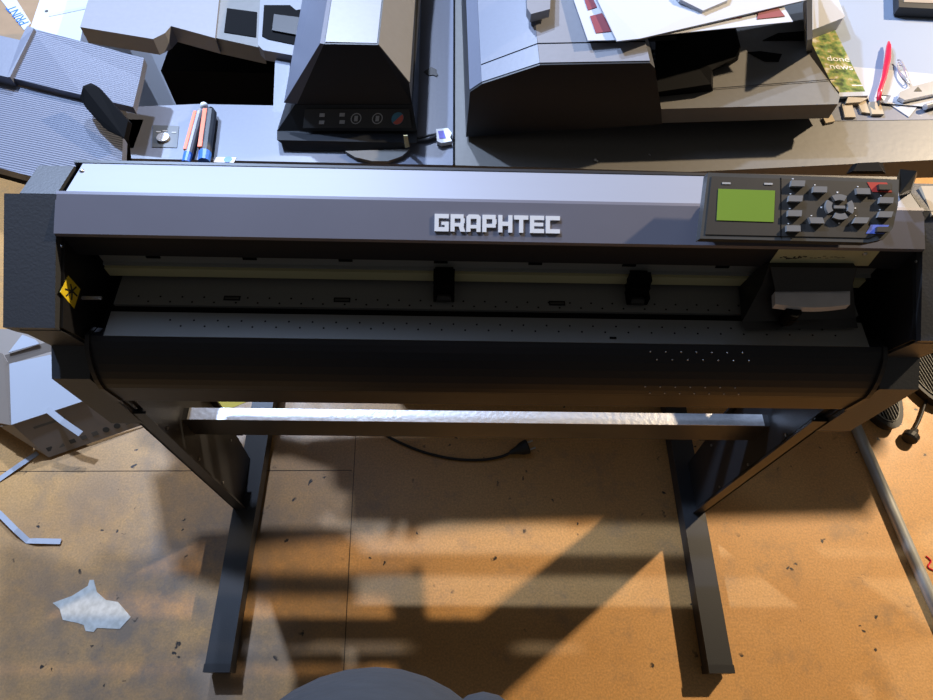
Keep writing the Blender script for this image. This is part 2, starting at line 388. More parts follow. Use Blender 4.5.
# logo, wide block capitals
def block_logo():
    b_ = (.906-.884)/(.539-.493); uy = Vector((0, 1, b_)).normalized(); un = Vector((0, -b_, 1)).normalized()
    p0 = Vector((-0.0230, 0.5034, 0.8890)); p1 = Vector((0.1309, 0.5039, 0.8892)); top_ = Vector((-0.0221, 0.5228, 0.8983))
    W = p1.x-p0.x; Hh = (top_-p0).dot(uy); n = 8; gap = W*.014; cw = (W-gap*(n-1))/n; s = Hh*.24; v = cw*.27
    t, w = .24, .29      # horizontal and vertical stroke, in units of the letter box
    t, w = .24, .29      # horizontal and vertical stroke, in units of the letter box; pieces abut, none overlap
    def q4(a, b, c, d): return [(a, b), (c, b), (c, d), (a, d)]
    G = {'G': [q4(0,0,w,1), q4(w,1-t,1,1), q4(w,0,.71,t), q4(.71,0,1,.56), q4(.48,.38,.71,.56)],
         'R': [q4(0,0,w,1), q4(w,1-t,.92,1), q4(.70,.50,1,1-t), q4(w,.30,.94,.50), [(.58,.30),(.92,.30),(1.05,0),(.70,0)]],
         'A': [q4(0,0,w,.88), q4(.71,0,1,.88), [(0,.88),(w,.88),(w,1),(.16,1)], [(.71,.88),(1,.88),(.84,1),(.71,1)], q4(w,1-t,.71,1), q4(w,.20,.71,.40)],
         'P': [q4(0,0,w,1), q4(w,1-t,.94,1), q4(.70,.47,1,1-t), q4(w,.27,.94,.47)],
         'H': [q4(0,0,w,1), q4(.71,0,1,1), q4(w,.38,.71,.62)],
         'T': [q4(.5-w/2,0,.5+w/2,1-t), q4(0,1-t,1,1)],
         'E': [q4(0,0,w,1), q4(w,0,1,t), q4(w,.40,.94,.60), q4(w,1-t,1,1)],
         'C': [q4(0,0,w,1), q4(w,0,1,t), q4(w,1-t,1,1)]}
    bm = new()
    for i, ch in enumerate('GRAPHTEC'):
        ox = i*(cw+gap)
        for pg in G[ch]:
            A = [p0+EX*(ox+q[0]*cw)+uy*(q[1]*Hh) for q in pg]; loft(bm, A, [p+un*.0032 for p in A])
    link('maker_logo', bm, 'logo', VC)
block_logo()
# warning sticker on the left inner wall
bm = new()
sx_ = XL+.0042
slabn(bm, [(-0.4768, 0.4612, 0.8436), (-0.4768, 0.4345, 0.8466), (-0.4768, 0.4326, 0.8124), (-0.4768, 0.4611, 0.8141)], .0004)
st = link('warning_sticker', bm, 'ydecal', VC)
bm = new()
for a, b in (((66,285),(75,299)), ((64,294),(76,288)), ((71,281),(70,297))):
    pass
s0 = [(-0.4762, 0.4545, 0.8348), (-0.4762, 0.4384, 0.8231), (-0.4762, 0.4427, 0.8410), (-0.4762, 0.4492, 0.8159), (-0.4762, 0.4364, 0.8350), (-0.4762, 0.4578, 0.8234), (-0.4762, 0.4487, 0.8279)]
for i, j in ((0, 6), (6, 1), (2, 6), (6, 3), (4, 6), (6, 5)): tube(bm, [s0[i], s0[j]], .0011, 6)
link('warning_symbol', bm, 'ink', st)
# small lever on left wall
bm = new(); box(bm, (-.477, .452, .803), (-.452, .456, .806)); link('sensor_lever', bm, 'clear', VC)
# screws
for p in ((-.466,.5805,.9), (.52,.4955,.872)):
    bm = new(); bmesh.ops.create_uvsphere(bm, u_segments=12, v_segments=6, radius=.0032, matrix=Matrix.Translation(p)); link('screw', bm, 'screw', VC, smooth=True)
bm = new(); disc(bm, (-.4768,.484,.872), .0018, .001, EY, EZ, EX, 10); link('screw', bm, 'screw', VC)
bm = new(); disc(bm, (.5825,.484,.872), .0018, .001, EY, EZ, -EX, 10); link('screw', bm, 'screw', VC)

# control panel
pb = .03/.072; PU = Vector((0, 1, pb)).normalized(); PN = Vector((0, -pb, 1)).normalized()
bm = new()
out = [(0.2911, 0.4776, 0.9169), (0.4923, 0.4766, 0.9165), (0.5119, 0.4808, 0.9183), (0.5236, 0.4934, 0.9235), (0.5315, 0.5197, 0.9345), (0.5348, 0.5490, 0.9467), (0.3031, 0.5525, 0.9481)]
loft(bm, [Vector(p)-PN*.013 for p in out], out)
cp = link('control_panel', bm, 'panel_rim', VC, bevel=.0015)
bm = new()
inn = [(0.2972, 0.4822, 0.9188), (0.4926, 0.4816, 0.9186), (0.5075, 0.4875, 0.9210), (0.5184, 0.5047, 0.9282), (0.5234, 0.5253, 0.9368), (0.5248, 0.5448, 0.9449), (0.3072, 0.5480, 0.9463)]
loft(bm, inn, [Vector(p)+PN*.0008 for p in inn]); link('panel_face', bm, 'panel', cp)
bm = new(); q = [(0.3111, 0.4982, 0.9255), (0.3794, 0.4973, 0.9251), (0.3826, 0.5329, 0.9400), (0.3145, 0.5337, 0.9403)]
loft(bm, q, [Vector(p)+PN*.0014 for p in q]); link('lcd_screen', bm, 'lcd', cp)
bm = new(); q = [(0.3900, 0.5479, 0.9462), (0.3868, 0.4809, 0.9183), (0.3880, 0.4810, 0.9183), (0.3912, 0.5479, 0.9462)]; loft(bm, q, [Vector(p)+PN*.0010 for p in q]); link('panel_groove', bm, 'black', cp)
for c in ((0.3244, 0.5402, 0.9430), (0.3751, 0.5405, 0.9431)):
    bm = new(); obox(bm, c, .010, .0022, .0014, EX, PU, PN); link('indicator_light', bm, 'icon', cp)
keys = [((0.4090, 0.5406, 0.9432),0.2),((0.4052, 0.5233, 0.9360),0.2),((0.4035, 0.5067, 0.9290),0.1),((0.4011, 0.4896, 0.9219),0.0),((0.4353, 0.5342, 0.9405),0.1),((0.4292, 0.4991, 0.9259),-.3),
        ((0.4874, 0.5332, 0.9401),-.1),((0.4827, 0.5001, 0.9263),.5),((0.5148, 0.5234, 0.9360),.2),((0.5125, 0.5074, 0.9293),.4)]
for c, sk in keys:
    bm = new(); obox(bm, c, .0165, .0072, .0048, EX, PU, PN, skew=sk); link('key', bm, 'button', cp, bevel=.0012)
    bm = new(); obox(bm, Vector(c)+PU*.0068-EX*.004, .0016, .0011, .0011, EX, PU, PN); link('key_mark', bm, 'white_print', cp)
bm = new(); obox(bm, (0.5098, 0.5393, 0.9426), .024, .0120, .0012, EX, PU, PN, skew=-.5); link('red_key_surround', bm, 'red_key', cp)
bm = new(); obox(bm, (0.5133, 0.5382, 0.9422), .0145, .0065, .0055, EX, PU, PN, skew=-.1); link('key', bm, 'panel', cp, bevel=.001)
bm = new(); obox(bm, (0.5041, 0.4914, 0.9227), .022, .0110, .0012, EX, PU, PN, skew=.6); link('blue_key_surround', bm, 'blue_key', cp)
bm = new(); obox(bm, (0.5077, 0.4903, 0.9222), .0140, .0060, .0055, EX, PU, PN, skew=.2); link('key', bm, 'panel', cp, bevel=.001)
pc = Vector((0.4582, 0.5149, 0.9325))
for k in range(4):
    a0 = k*PI/2+PI/4+.22; a1 = a0+PI/2-.44; bm = new(); o_ = []; i_ = []
    for j in range(9):
        a = a0+(a1-a0)*j/8; o_.append(pc+EX*.0170*math.cos(a)+PU*.0155*math.sin(a)); i_.append(pc+EX*.0100*math.cos(a)+PU*.0085*math.sin(a))
    lp = o_+i_[::-1]; loft(bm, lp, [p+PN*.0045 for p in lp]); link('arrow_key', bm, 'button', cp, bevel=.0006)
    a = k*PI/2; bm = new(); obox(bm, pc+EX*.0205*math.cos(a)+PU*.0190*math.sin(a), .0018, .0018, .0011, EX, PU, PN); link('key_mark', bm, 'white_print', cp)
bm = new(); obox(bm, pc, .0130, .0035, .004, EX, PU, PN); link('enter_key', bm, 'button', cp, bevel=.0008)
bm = new(); box(bm, (.312,.505,.885), (.49,.540,.912)); link('panel_mount', bm, 'cap_dark', VC)
# media lever at the right of the panel and its rear bracket
bm = new(); loft(bm, [(0.5471, 0.5447, 0.9250), (0.5657, 0.5550, 0.9250), (0.5636, 0.5653, 0.9450), (0.5435, 0.5680, 0.9450), (0.5402, 0.5597, 0.9400)], [(0.5698, 0.5649, 0.9000), (0.5879, 0.5722, 0.9000), (0.5765, 0.5738, 0.9300), (0.5559, 0.5765, 0.9300), (0.5524, 0.5679, 0.9250)])
lv = link('media_lever', bm, 'panel_rim', VC, bevel=.0015)
bm = new(); box(bm, (.512,.545,.895), (.524,.570,.925)); link('lever_arm', bm, 'cap_dark', lv)
bm = new(); loft(bm, [(0.5292, 0.6232, 0.8800), (0.5846, 0.6247, 0.8800), (0.5870, 0.6451, 0.8800), (0.5444, 0.6421, 0.8800)], [(0.5231, 0.6087, 0.9000), (0.5634, 0.6098, 0.9000), (0.5619, 0.6260, 0.9000), (0.5342, 0.6234, 0.9000)])
link('rear_handle', bm, 'black', VC, bevel=.002)
bm = new(); slab(bm, [(0.5958, 0.5301, 0.9065), (0.6018, 0.5813, 0.9035), (0.6536, 0.5826, 0.9035), (0.6470, 0.5313, 0.9065)], .006); link('cap_lit_top', bm, 'greycard', VC)  # cream slab added for the lit top of the right end cap

# stand
for s, (xo, xi) in enumerate(((-.488, -.457), (.588, .557))):
    sg = 1 if xi > xo else -1
    bm = new()
    prism(bm, [(.380,.050),(.380,.600),(.520,.600),(.520,.15),(.508,.050)], xo, xo+sg*.004)
    prism(bm, [(.380,.050),(.380,.600),(.384,.600),(.384,.050)], xo, xo+sg*.026)
    prism(bm, [(.385,.050),(.385,.600),(.388,.600),(.388,.050)], xo, xo+sg*.020)
    prism(bm, [(.516,.16),(.516,.600),(.520,.600),(.520,.16)], xo, xo+sg*.026)
    c_ = link('stand_column', bm, 'stand', VC)
    bm = new(); prism(bm, [(.392,.050),(.392,.62),(.512,.62),(.512,.16),(.500,.050)], xo+sg*.004, xo+sg*.016); link('column_plate', bm, 'stand', c_, bevel=.001)
    for y, z in ((.397,.50),(.397,.345),(.397,.20),(.49,.20)):
        bm = new(); disc(bm, (xo+sg*.016, y, z), .0028, .0018, EY, EZ, EX*sg, 12); link('screw', bm, 'screw', c_)
    bm = new(); a, b = (xo-sg*.004, xo+sg*.048); box(bm, (min(a, b), .058, .012), (max(a, b), .80, .050))
    ft = link('stand_foot', bm, 'stand', VC, bevel=.003)
    bm = new(); box(bm, (min(a, b)-.001, .050, .010), (max(a, b)+.001, .066, .052)); link('foot_end_cap', bm, 'cap_dark', ft, bevel=.003)
    for y in (.085, .76):
        bm = new(); xc = (a+b)/2; disc(bm, (xc, y, 0), .016, .008, EX, EY, EZ, 20); disc(bm, (xc, y, .007), .007, .010, EX, EY, EZ, 14); link('levelling_foot', bm, 'rubber', ft)
bm = new(); box(bm, (-.478,.431,.385), (.578,.4535,.455)); cb_ = link('crossbar', bm, 'stand', VC)
bm = new(); tube(bm, [(-.47,.670,.600),(.57,.670,.600)], .016, 16); rs = link('roll_shaft', bm, 'stand', VC, smooth=False)
for x in (-.474, .574):
    bm = new(); prism(bm, [(.50,.56),(.50,.60),(.66,.622),(.69,.62),(.69,.58),(.66,.575)], x-.003, x+.003); link('shaft_bracket', bm, 'stand', VC)
bm = new(); box(bm, (-.462,.4312,.455), (.562,.4533,.457)); link('crossbar_top', bm, 'chrome', cb_, bevel=.0006)

# ------------------------------------------------------------ left copier
LC = thing('office_copier', 'slate grey copier behind the plotter with black sloped document feeder and status lights', 'copier', (-.22, .95, 0))
DZ = .70
bm = new(); box(bm, (-.300, .86, .06), (-0.0069, 1.5429, 0.6543)); link('cabinet', bm, 'copier_beige', LC, bevel=.004)
for x in (-.26, -.06):
    for y in (.90, 1.45):
        bm = new(); tube(bm, [(x-.012, y, .03), (x+.012, y, .03)], .03, 16); link('caster', bm, 'rubber', LC)
bm = new(); box(bm, (-.62, 1.16, .06), (-.305, 1.54, .60)); link('gap_black_box', bm, 'black', LC, bevel=.004)  # black box added for the dark seen down the gap behind the deck
for y in (1.2, 1.5):
    bm = new(); tube(bm, [(-.59, y, .03), (-.566, y, .03)], .03, 16); link('caster', bm, 'rubber', LC)
bm = new(); slab(bm, [(-0.5486, 0.8057, DZ), (-0.0015, 0.8057, DZ), (-0.0085, 1.5429, DZ), (-0.24, 1.5429, DZ), (-0.265, .944, DZ), (-0.4642, 0.9432, 0.7000), (-0.5896, 0.9311, 0.7000)], .045)
dk = link('scanner_deck', bm, 'copier', LC, bevel=.003)
# recessed dial
bm = new(); q = [(-0.5196, 0.8324, 0.7011), (-0.4771, 0.8325, 0.7011), (-0.4851, 0.8848, 0.7011), (-0.5306, 0.8859, 0.7011)]; slab(bm, q, .001); dd = link('dial_recess', bm, 'panel_rim', dk)
bm = new(); disc(bm, (-0.5048, 0.8534, 0.7011), .0105, .004, EX, EY, EZ, 24); link('dial', bm, 'clear', dd, bevel=.001)
for c in ((-0.5170, 0.8691, 0.7014), (-0.5063, 0.8714, 0.7014), (-0.4900, 0.8682, 0.7014)):
    bm = new(); obox(bm, c, .008, .0025, .0004, EX, EY, EZ); link('dial_mark', bm, 'icon', dd)
bm = new()
for k in range(9):
    c = Vector((-0.5268, 0.7953, 0.7005))+EX*k*.0058; obox(bm, c, .0042, .0055+.002*(k % 3 == 0), .0005, EX, EY, EZ, skew=.2)
link('nameplate_print', bm, 'white_print', dk)
bm = new(); obox(bm, (-0.3905, 0.8062, 0.7005), .034, .012, .0005, EX, EY, EZ, skew=.2); sw = link('round_badge', bm, 'white_print', dk)
bm = new(); disc(bm, (-0.3854, 0.8069, 0.7011), .007, .0004, EX, EY, EZ, 20); link('badge_disc', bm, 'blue', sw)
# document feeder
a = {}
F = [(-0.2098, 0.9143, 0.8472), (-0.1240, 0.9143, 0.8478), (-0.0769, 0.8971, 0.7916), (-0.0739, 0.8971, 0.7494), (-0.2715, 0.8971, 0.7438)]
tz = F[0][2]
bm = new()
back = [(F[0][0]-.005, 1.5, tz), (F[1][0]+.0, 1.5, tz), (F[2][0], 1.5, F[2][2]), (F[3][0], 1.5, F[3][2]), (F[4][0]-.01, 1.5, F[4][2])]
loft(bm, F, back)
ad = link('document_feeder', bm, 'copier_dark', LC, bevel=.004)
bm = new(); slab(bm, [(F[0][0]+.002, F[0][1]+.004, tz+.0012), (F[1][0]-.002, F[0][1]+.004, tz+.0012), (F[1][0]-.002, 1.5, tz+.0012), (F[0][0]+.0-.004, 1.5, tz+.0012)], .0015)
link('feeder_top', bm, 'copier_lid', ad)
bm = new(); loft(bm, [F[1], F[2], back[2], back[1]], [Vector(F[1])+Vector((.0012,0,.0012)), Vector(F[2])+Vector((.0012,0,.0012)), Vector(back[2])+Vector((.0012,0,.0012)), Vector(back[1])+Vector((.0012,0,.0012))])
link('feeder_slope', bm, 'copier_beige', ad)
bm = new(); loft(bm, [F[4], F[0], back[0], (back[4][0], 1.5, back[4][2])], [Vector(F[4])+Vector((-.022,0,.002)), Vector(F[0])+Vector((-.006,0,.0012)), Vector(back[0])+Vector((-.006,0,.0012)), Vector(back[4])+Vector((-.022,0,.002))])
link('feeder_side', bm, 'copier', ad, bevel=.003)
# status light band and chamfered foot of the feeder
Bt = [(-0.2753, 0.8971, 0.7416), (-0.0732, 0.8971, 0.7473), (-0.0660, 0.8743, 0.7111), (-0.3115, 0.8743, 0.7042)]
bm = new()
Lr = [(-0.2754, 0.8980, 0.7419), (-0.3114, 0.8740, 0.7045), (-0.3030, 0.8376, 0.7180), (-0.2815, 0.8303, 0.7030), (-.27,1.45,.703), (-.27,1.45,.80)]
Rr_ = [(-0.0732, 0.8980, 0.7476), (-0.0660, 0.8740, 0.7114), (-0.0643, 0.8376, 0.7180), (-0.1201, 0.8327, 0.7030), (-.07,1.45,.703), (-.07,1.45,.80)]
loft(bm, Lr, Rr_)
bd = link('feeder_base', bm, 'copier_dark', LC, bevel=.002)
v0, v1, v2, v3 = [Vector(p) for p in ((-0.2577, 0.8900, 0.7397), (-0.0790, 0.8900, 0.7447), (-0.0741, 0.8695, 0.7218), (-0.2631, 0.8695, 0.7165))]
nn = (v1-v0).cross(v0-v3).normalized()
if nn.y > 0: nn = -nn
ux_ = (v1-v0).normalized(); uy_ = (v0-v3).normalized()
bm = new(); loft(bm, [v3, v2, v1, v0], [p+nn*.0012 for p in (v3, v2, v1, v0)]); ip = link('status_panel', bm, 'panel', bd)
def onp(s, t): return v3.lerp(v2, s).lerp(v0.lerp(v1, s), t)+nn*.0014
for s, t in ((.17,.68),(.17,.30),(.36,.70),(.36,.32)):
    bm = new(); obox(bm, onp(s, t), .009, .006, .0006, ux_, uy_, nn); link('status_icon', bm, 'icon', ip)
for s in (.49, .69):
    bm = new(); rr = []; c = onp(s, .5)
    for k in range(20): rr.append(k*2*PI/20)
    lp = [c+ux_*.0092*math.cos(t)+uy_*.0092*math.sin(t) for t in rr]; li = [c+ux_*.0076*math.cos(t)+uy_*.0076*math.sin(t) for t in rr]
    va = [bm.verts.new(p) for p in lp]; vb = [bm.verts.new(p) for p in li]; vc = [bm.verts.new(p+nn*.0006) for p in lp]; vd = [bm.verts.new(p+nn*.0006) for p in li]
    for k in range(20):
        j = (k+1) % 20
        bm.faces.new((vc[k], vc[j], vd[j], vd[k])); bm.faces.new((va[k], va[j], vc[j], vc[k])); bm.faces.new((vb[j], vb[k], vd[k], vd[j])); bm.faces.new((va[j], va[k], vb[k], vb[j]))
    obox(bm, c, .006, .009, .0006, ux_, uy_, nn); link('status_ring', bm, 'icon', ip)
bm = new(); disc(bm, onp(.88, .5), .0105, .0006, ux_, uy_, nn, 24); rb = link('round_sticker', bm, mat('sticker_blue', (.05,.20,.30), .5), ip)
bm = new(); c = onp(.88, .5)+nn*.0007
lp = [c+ux_*.0098*math.cos(-2.36+PI*k/12)+uy_*.0098*math.sin(-2.36+PI*k/12) for k in range(13)]; loft(bm, lp, [p+nn*.0004 for p in lp]); link('sticker_half', bm, mat('sticker_red', (.55,.10,.07), .5), rb)
# shallow rounded slab under feeder
bm = new(); lp = [(-0.1878, 0.8261, 0.7074), (-0.1695, 0.8125, 0.7074), (-0.1400, 0.8040, 0.7074), (-0.1128, 0.8048, 0.7074), (-0.0897, 0.8172, 0.7074), (-0.0767, 0.8342, 0.7074)]; slab(bm, lp, .006); link('rounded_slab', bm, 'copier_beige', LC)
bm = new(); slabn(bm, [(-0.0849, 0.8320, 0.7137), (-0.0773, 0.8347, 0.7137), (-0.0792, 0.8323, 0.7400), (-0.0859, 0.8321, 0.7400)], .002); link('release_tab', bm, 'label', LC)
# raised grey tray at the back left
bm = new(); slab(bm, [(-0.7248, 1.1361, 0.7120), (-0.5784, 1.1057, 0.7120), (-0.5601, 1.1245, 0.7120), (-0.5535, 1.1463, 0.7120), (-0.4625, 1.1133, 0.7120), (-0.4774, 1.2327, 0.7120), (-0.4930, 1.3713, 0.7120), (-0.7526, 1.3585, 0.7120), (-0.7340, 1.2213, 0.7120)], .034)
link('raised_tray', bm, 'copier_lid', LC, bevel=.006, seg=3)
bm = new(); slab(bm, [(-0.4711, 1.1217, 0.7080), (-0.3707, 1.0927, 0.7080), (-0.3921, 1.2429, 0.7080), (-0.4075, 1.3826, 0.7080), (-0.4997, 1.3781, 0.7080), (-0.4838, 1.2388, 0.7080)], .035)
hk = link('hinge_housing', bm, 'copier_beige', LC, bevel=.003)
bm = new(); slab(bm, [(-0.4503, 1.1357, 0.7095), (-0.3866, 1.1230, 0.7095), (-0.3971, 1.2009, 0.7095), (-0.4583, 1.2112, 0.7095)], .002); link('housing_recess', bm, 'black', hk)
bm = new(); slab(bm, [(-0.3730, 1.0818, 0.7220), (-0.3614, 1.0676, 0.7220), (-0.2751, 1.0479, 0.7220), (-0.2698, 1.1309, 0.7220), (-0.2841, 1.3639, 0.7220), (-0.4085, 1.3578, 0.7220)], .022)
gd = link('paper_guide', bm, 'copier_lid', LC, bevel=.005, seg=3)
bm = new(); slab(bm, [(-0.3690, 1.1065, 0.7235), (-0.3563, 1.0981, 0.7235), (-0.2803, 1.0775, 0.7235), (-0.2776, 1.1345, 0.7235), (-0.2928, 1.1966, 0.7235), (-0.3154, 1.1892, 0.7235), (-0.3293, 1.2047, 0.7235), (-0.3800, 1.2025, 0.7235)], .003)
gp = link('guide_pocket', bm, 'black', gd)
bm = new(); slab(bm, [(-0.3513, 1.1202, 0.7270), (-0.2886, 1.1047, 0.7270), (-0.2935, 1.1595, 0.7270), (-0.3547, 1.1694, 0.7270)], .004); link('pocket_block', bm, 'copier_dark', gp)
bm = new(); loft(bm, [(-0.3272, 0.9268, 0.7000), (-0.3041, 0.9276, 0.7000), (-0.3012, 0.9593, 0.7000), (-0.3272, 0.9637, 0.7000)], [(-0.3402, 1.0529, 0.7080), (-0.3115, 1.0483, 0.7080), (-0.3119, 1.0656, 0.7080), (-0.3390, 1.0704, 0.7080)]); link('guide_post', bm, 'copier', LC, bevel=.002)
# ribbed output trays at the left
bm = new(); slab(bm, [(-0.7381, 0.9002, 0.7823), (-0.6101, 0.8666, 0.7777), (-0.5278, 0.8517, 0.7686), (-0.5324, 0.9198, 0.7709), (-0.5350, 0.9654, 0.7754), (-0.7358, 1.0188, 0.7891)], .014)
tr = link('upper_output_tray', bm, 'ribbed', LC, bevel=.002)
bm = new(); slab(bm, [(-0.8527, 0.9254, 0.7903), (-0.7332, 0.8922, 0.7886), (-0.7284, 0.8924, 0.7886), (-0.7254, 1.0116, 0.7943), (-0.7389, 1.0165, 0.7943), (-0.7411, 0.9827, 0.7914), (-0.8886, 1.0221, 0.7937)], .02); link('tray_side_ridge', bm, 'copier', LC, bevel=.002)
bm = new(); slab(bm, [(-0.8098, 0.7557, 0.7549), (-0.7059, 0.7244, 0.7549), (-0.6549, 0.7091, 0.7549), (-0.5165, 0.7067, 0.7526), (-0.5333, 0.7947, 0.7594), (-0.6123, 0.8659, 0.7663), (-0.7479, 0.8996, 0.7709), (-0.8683, 0.9352, 0.7731)], .016)
link('lower_output_tray', bm, 'ribbed', LC, bevel=.002)
bm = new(); slab(bm, [(-0.8322, 0.7766, 0.7343), (-0.7254, 0.7444, 0.7343), (-0.6207, 0.7110, 0.7343), (-0.5307, 0.7262, 0.7320), (-0.5700, 0.8118, 0.7343), (-0.8802, 0.8980, 0.7343)], .028); link('tray_underside', bm, 'black', LC)
bm = new(); box(bm, (-0.67, 0.83, 0.66), (-0.551, .90, 0.70)); link('tray_bracket', bm, 'black', LC)
bm = new(); slabn(bm, [(-0.5905, 0.8531, 0.8063), (-0.5801, 0.8606, 0.8063), (-0.5688, 0.8539, 0.8063), (-0.5111, 0.7933, 0.7914), (-0.5141, 0.7659, 0.7823), (-0.5506, 0.7868, 0.7823), (-0.5837, 0.8204, 0.7914), (-0.5997, 0.8430, 0.7914)], .010)
bl = link('paper_stop_arm', bm, 'black', LC, bevel=.0015)

# ------------------------------------------------------------ right copier
RC = thing('office_copier', 'dark grey copier behind the plotter with long rounded document feeder under the maroon framed sheets', 'copier', (.45, .95, 0))
bm = new(); box(bm, (.010, .90, .06), (0.6857, 1.5429, 0.6543)); link('cabinet', bm, 'copier_beige', RC, bevel=.004)
for x in (.06, .54):
    for y in (.83, 1.30):
        bm = new(); tube(bm, [(x-.012, y, .03), (x+.012, y, .03)], .03, 16); link('caster', bm, 'rubber', RC)
bm = new(); slab(bm, [(0.0005, 0.8057, DZ), (0.4081, 0.8012, 0.7000), (0.8643, 0.8440, 0.7000), (1.4857, 0.8629, DZ), (1.4857, 0.9714, DZ), (0.8883, 0.9453, 0.7000), (0.6724, 0.9344, 0.7000), (0.6857, 0.9829, DZ), (0.6857, 1.5429, DZ), (-0.0065, 1.5429, DZ)], .045)
rd = link('scanner_deck', bm, 'copier_beige', RC, bevel=.002)
bm = new(); slab(bm, [(-.0022,.806,.7012), (.0012,.806,.7012), (-.0055,1.54,.7012), (-.0092,1.54,.7012)], .0012); link('deck_joint', bm, 'black', rd)
yF = .7585
Fr = [(0.0200, 0.8669, 0.7068), (0.0240, 0.8669, 0.8010), (0.0428, 0.8669, 0.8169), (0.1314, 0.8669, 0.8541), (0.3017, 0.8669, 0.8624), (0.3120, 0.8669, 0.8538), (0.3440, 0.8669, 0.7782), (0.3556, 0.8669, 0.7449)]
bm = new()
bk = [(p[0]-.012, 1.35, p[2]+.012) for p in Fr]; bk[0] = (bk[0][0], 1.35, .70); bk[-1] = (bk[-1][0], 1.35, .70)
loft(bm, Fr, bk); rf = link('document_feeder', bm, 'copier_dark', RC, bevel=.006, seg=3)
def skin(i, j, name, m, t=.0014, inset=.004):
    A_ = [Vector(Fr[i])+Vector((0,inset,0)), Vector(Fr[j])+Vector((0,inset,0)), Vector(bk[j]), Vector(bk[i])]
    n_ = (A_[1]-A_[0]).cross(A_[3]-A_[0]).normalized()
    if n_.z < 0: n_ = -n_
    b_ = new(); loft(b_, [p-n_*.001 for p in A_], [p+n_*t for p in A_]); return link(name, b_, m, rf)
skin(1, 2, 'feeder_shoulder', 'copier'); skin(2, 3, 'feeder_slope', 'copier'); skin(3, 4, 'feeder_top', 'copier_lid')
s1 = [Vector(Fr[2]).lerp(Vector(bk[2]), .09), Vector(Fr[3]).lerp(Vector(bk[3]), .10), Vector(Fr[4]).lerp(Vector(bk[4]), .10)]
bm = new(); tube(bm, [p+Vector((0,0,.0016)) for p in s1], .0009, 6); link('lid_joint', bm, 'black', rf)
bm = new(); slab(bm, [(0.1130, 0.9705, 0.8800), (0.1186, 0.9552, 0.8800), (0.1498, 0.9695, 0.8800), (0.1600, 1.0768, 0.8800), (0.1160, 1.0747, 0.8800)], .014); link('feeder_handle', bm, 'copier_lid', RC, bevel=.003)
# lower sorting shelf right of the feeder
T = [(0.3455, 0.8691, 0.7743), (0.6531, 0.8917, 0.7743), (0.6625, 0.9120, 0.7743), (0.6350, 1.0336, 0.7743), (0.6884, 1.2844, 0.7743), (0.4841, 1.2746, 0.7743), (0.3535, 0.9952, 0.7743)]
bm = new(); slab(bm, T, .030); sh = link('output_shelf', bm, 'copier_beige', RC, bevel=.004)
bm = new(); loft(bm, [(0.3714, 0.9054, 0.7114), (0.6691, 0.9304, 0.7114), (0.6885, 0.9513, 0.7343), (0.6619, 1.1824, 0.7343), (0.4947, 1.2099, 0.7114)], [(0.3586, 0.8883, 0.7457), (0.6614, 0.9159, 0.7457), (0.6828, 0.9450, 0.7480), (0.6681, 1.1937, 0.7480), (0.4789, 1.1891, 0.7457)]); link('shelf_underside', bm, 'black', RC)
bm = new(); box(bm, (0.3429, 0.9600, 0.6943), (0.6400, 1.3714, 0.7514)); link('shelf_support', bm, 'black', RC)
bm = new(); loft(bm, [(0.3408, 0.8971, 0.7754), (0.4419, 0.9157, 0.7754), (0.4518, 0.9679, 0.7754), (0.5027, 0.9994, 0.7754), (0.5152, 1.0330, 0.7754), (0.5192, 1.1145, 0.7754), (0.3739, 1.1386, 0.7754)], [(0.3367, 0.8897, 0.7914), (0.4307, 0.9100, 0.7937), (0.4363, 0.9398, 0.7983), (0.4795, 0.9665, 0.8029), (0.4951, 0.9992, 0.8029), (0.4965, 1.0663, 0.8029), (0.3606, 1.0895, 0.8029)])
ri = link('roller_insert', bm, 'black', RC, bevel=.002)
for k in range(7):
    bm = new(); y0 = 1.01+k*.014; tube(bm, [(.315, y0, .801), (.385, y0+.006, .803)], .0035, 10); link('feed_roller', bm, 'copier_dark', ri)
bm = new(); slab(bm, [(0.5253, 1.0214, 0.7760), (0.5479, 1.0251, 0.7760), (0.5864, 1.0182, 0.7760), (0.5762, 0.9986, 0.7760), (0.5507, 0.9977, 0.7760)], .002); link('finger_hole', bm, 'black', sh)
bm = new(); slab(bm, [(0.5606, 1.0567, 0.7760), (0.5935, 1.0782, 0.7760), (0.6441, 1.0861, 0.7760), (0.6372, 1.0597, 0.7760)], .002); link('finger_hole', bm, 'black', sh)
bm = new(); loft(bm, [(0.6357, 1.0299, 0.7709), (0.6469, 1.0304, 0.7709), (0.7165, 1.2916, 0.7709), (0.7041, 1.2910, 0.7709)], [(0.5835, 0.9620, 0.8429), (0.5935, 0.9650, 0.8429), (0.6630, 1.2288, 0.8429), (0.6515, 1.2282, 0.8429)]); link('end_fence', bm, 'copier_dark', RC)
bm = new(); tube(bm, [Vector((0.3541, 0.9086, 0.7766)), Vector((0.6659, 0.9530, 0.7766))], .0007, 6); link('shelf_joint', bm, 'panel', sh)

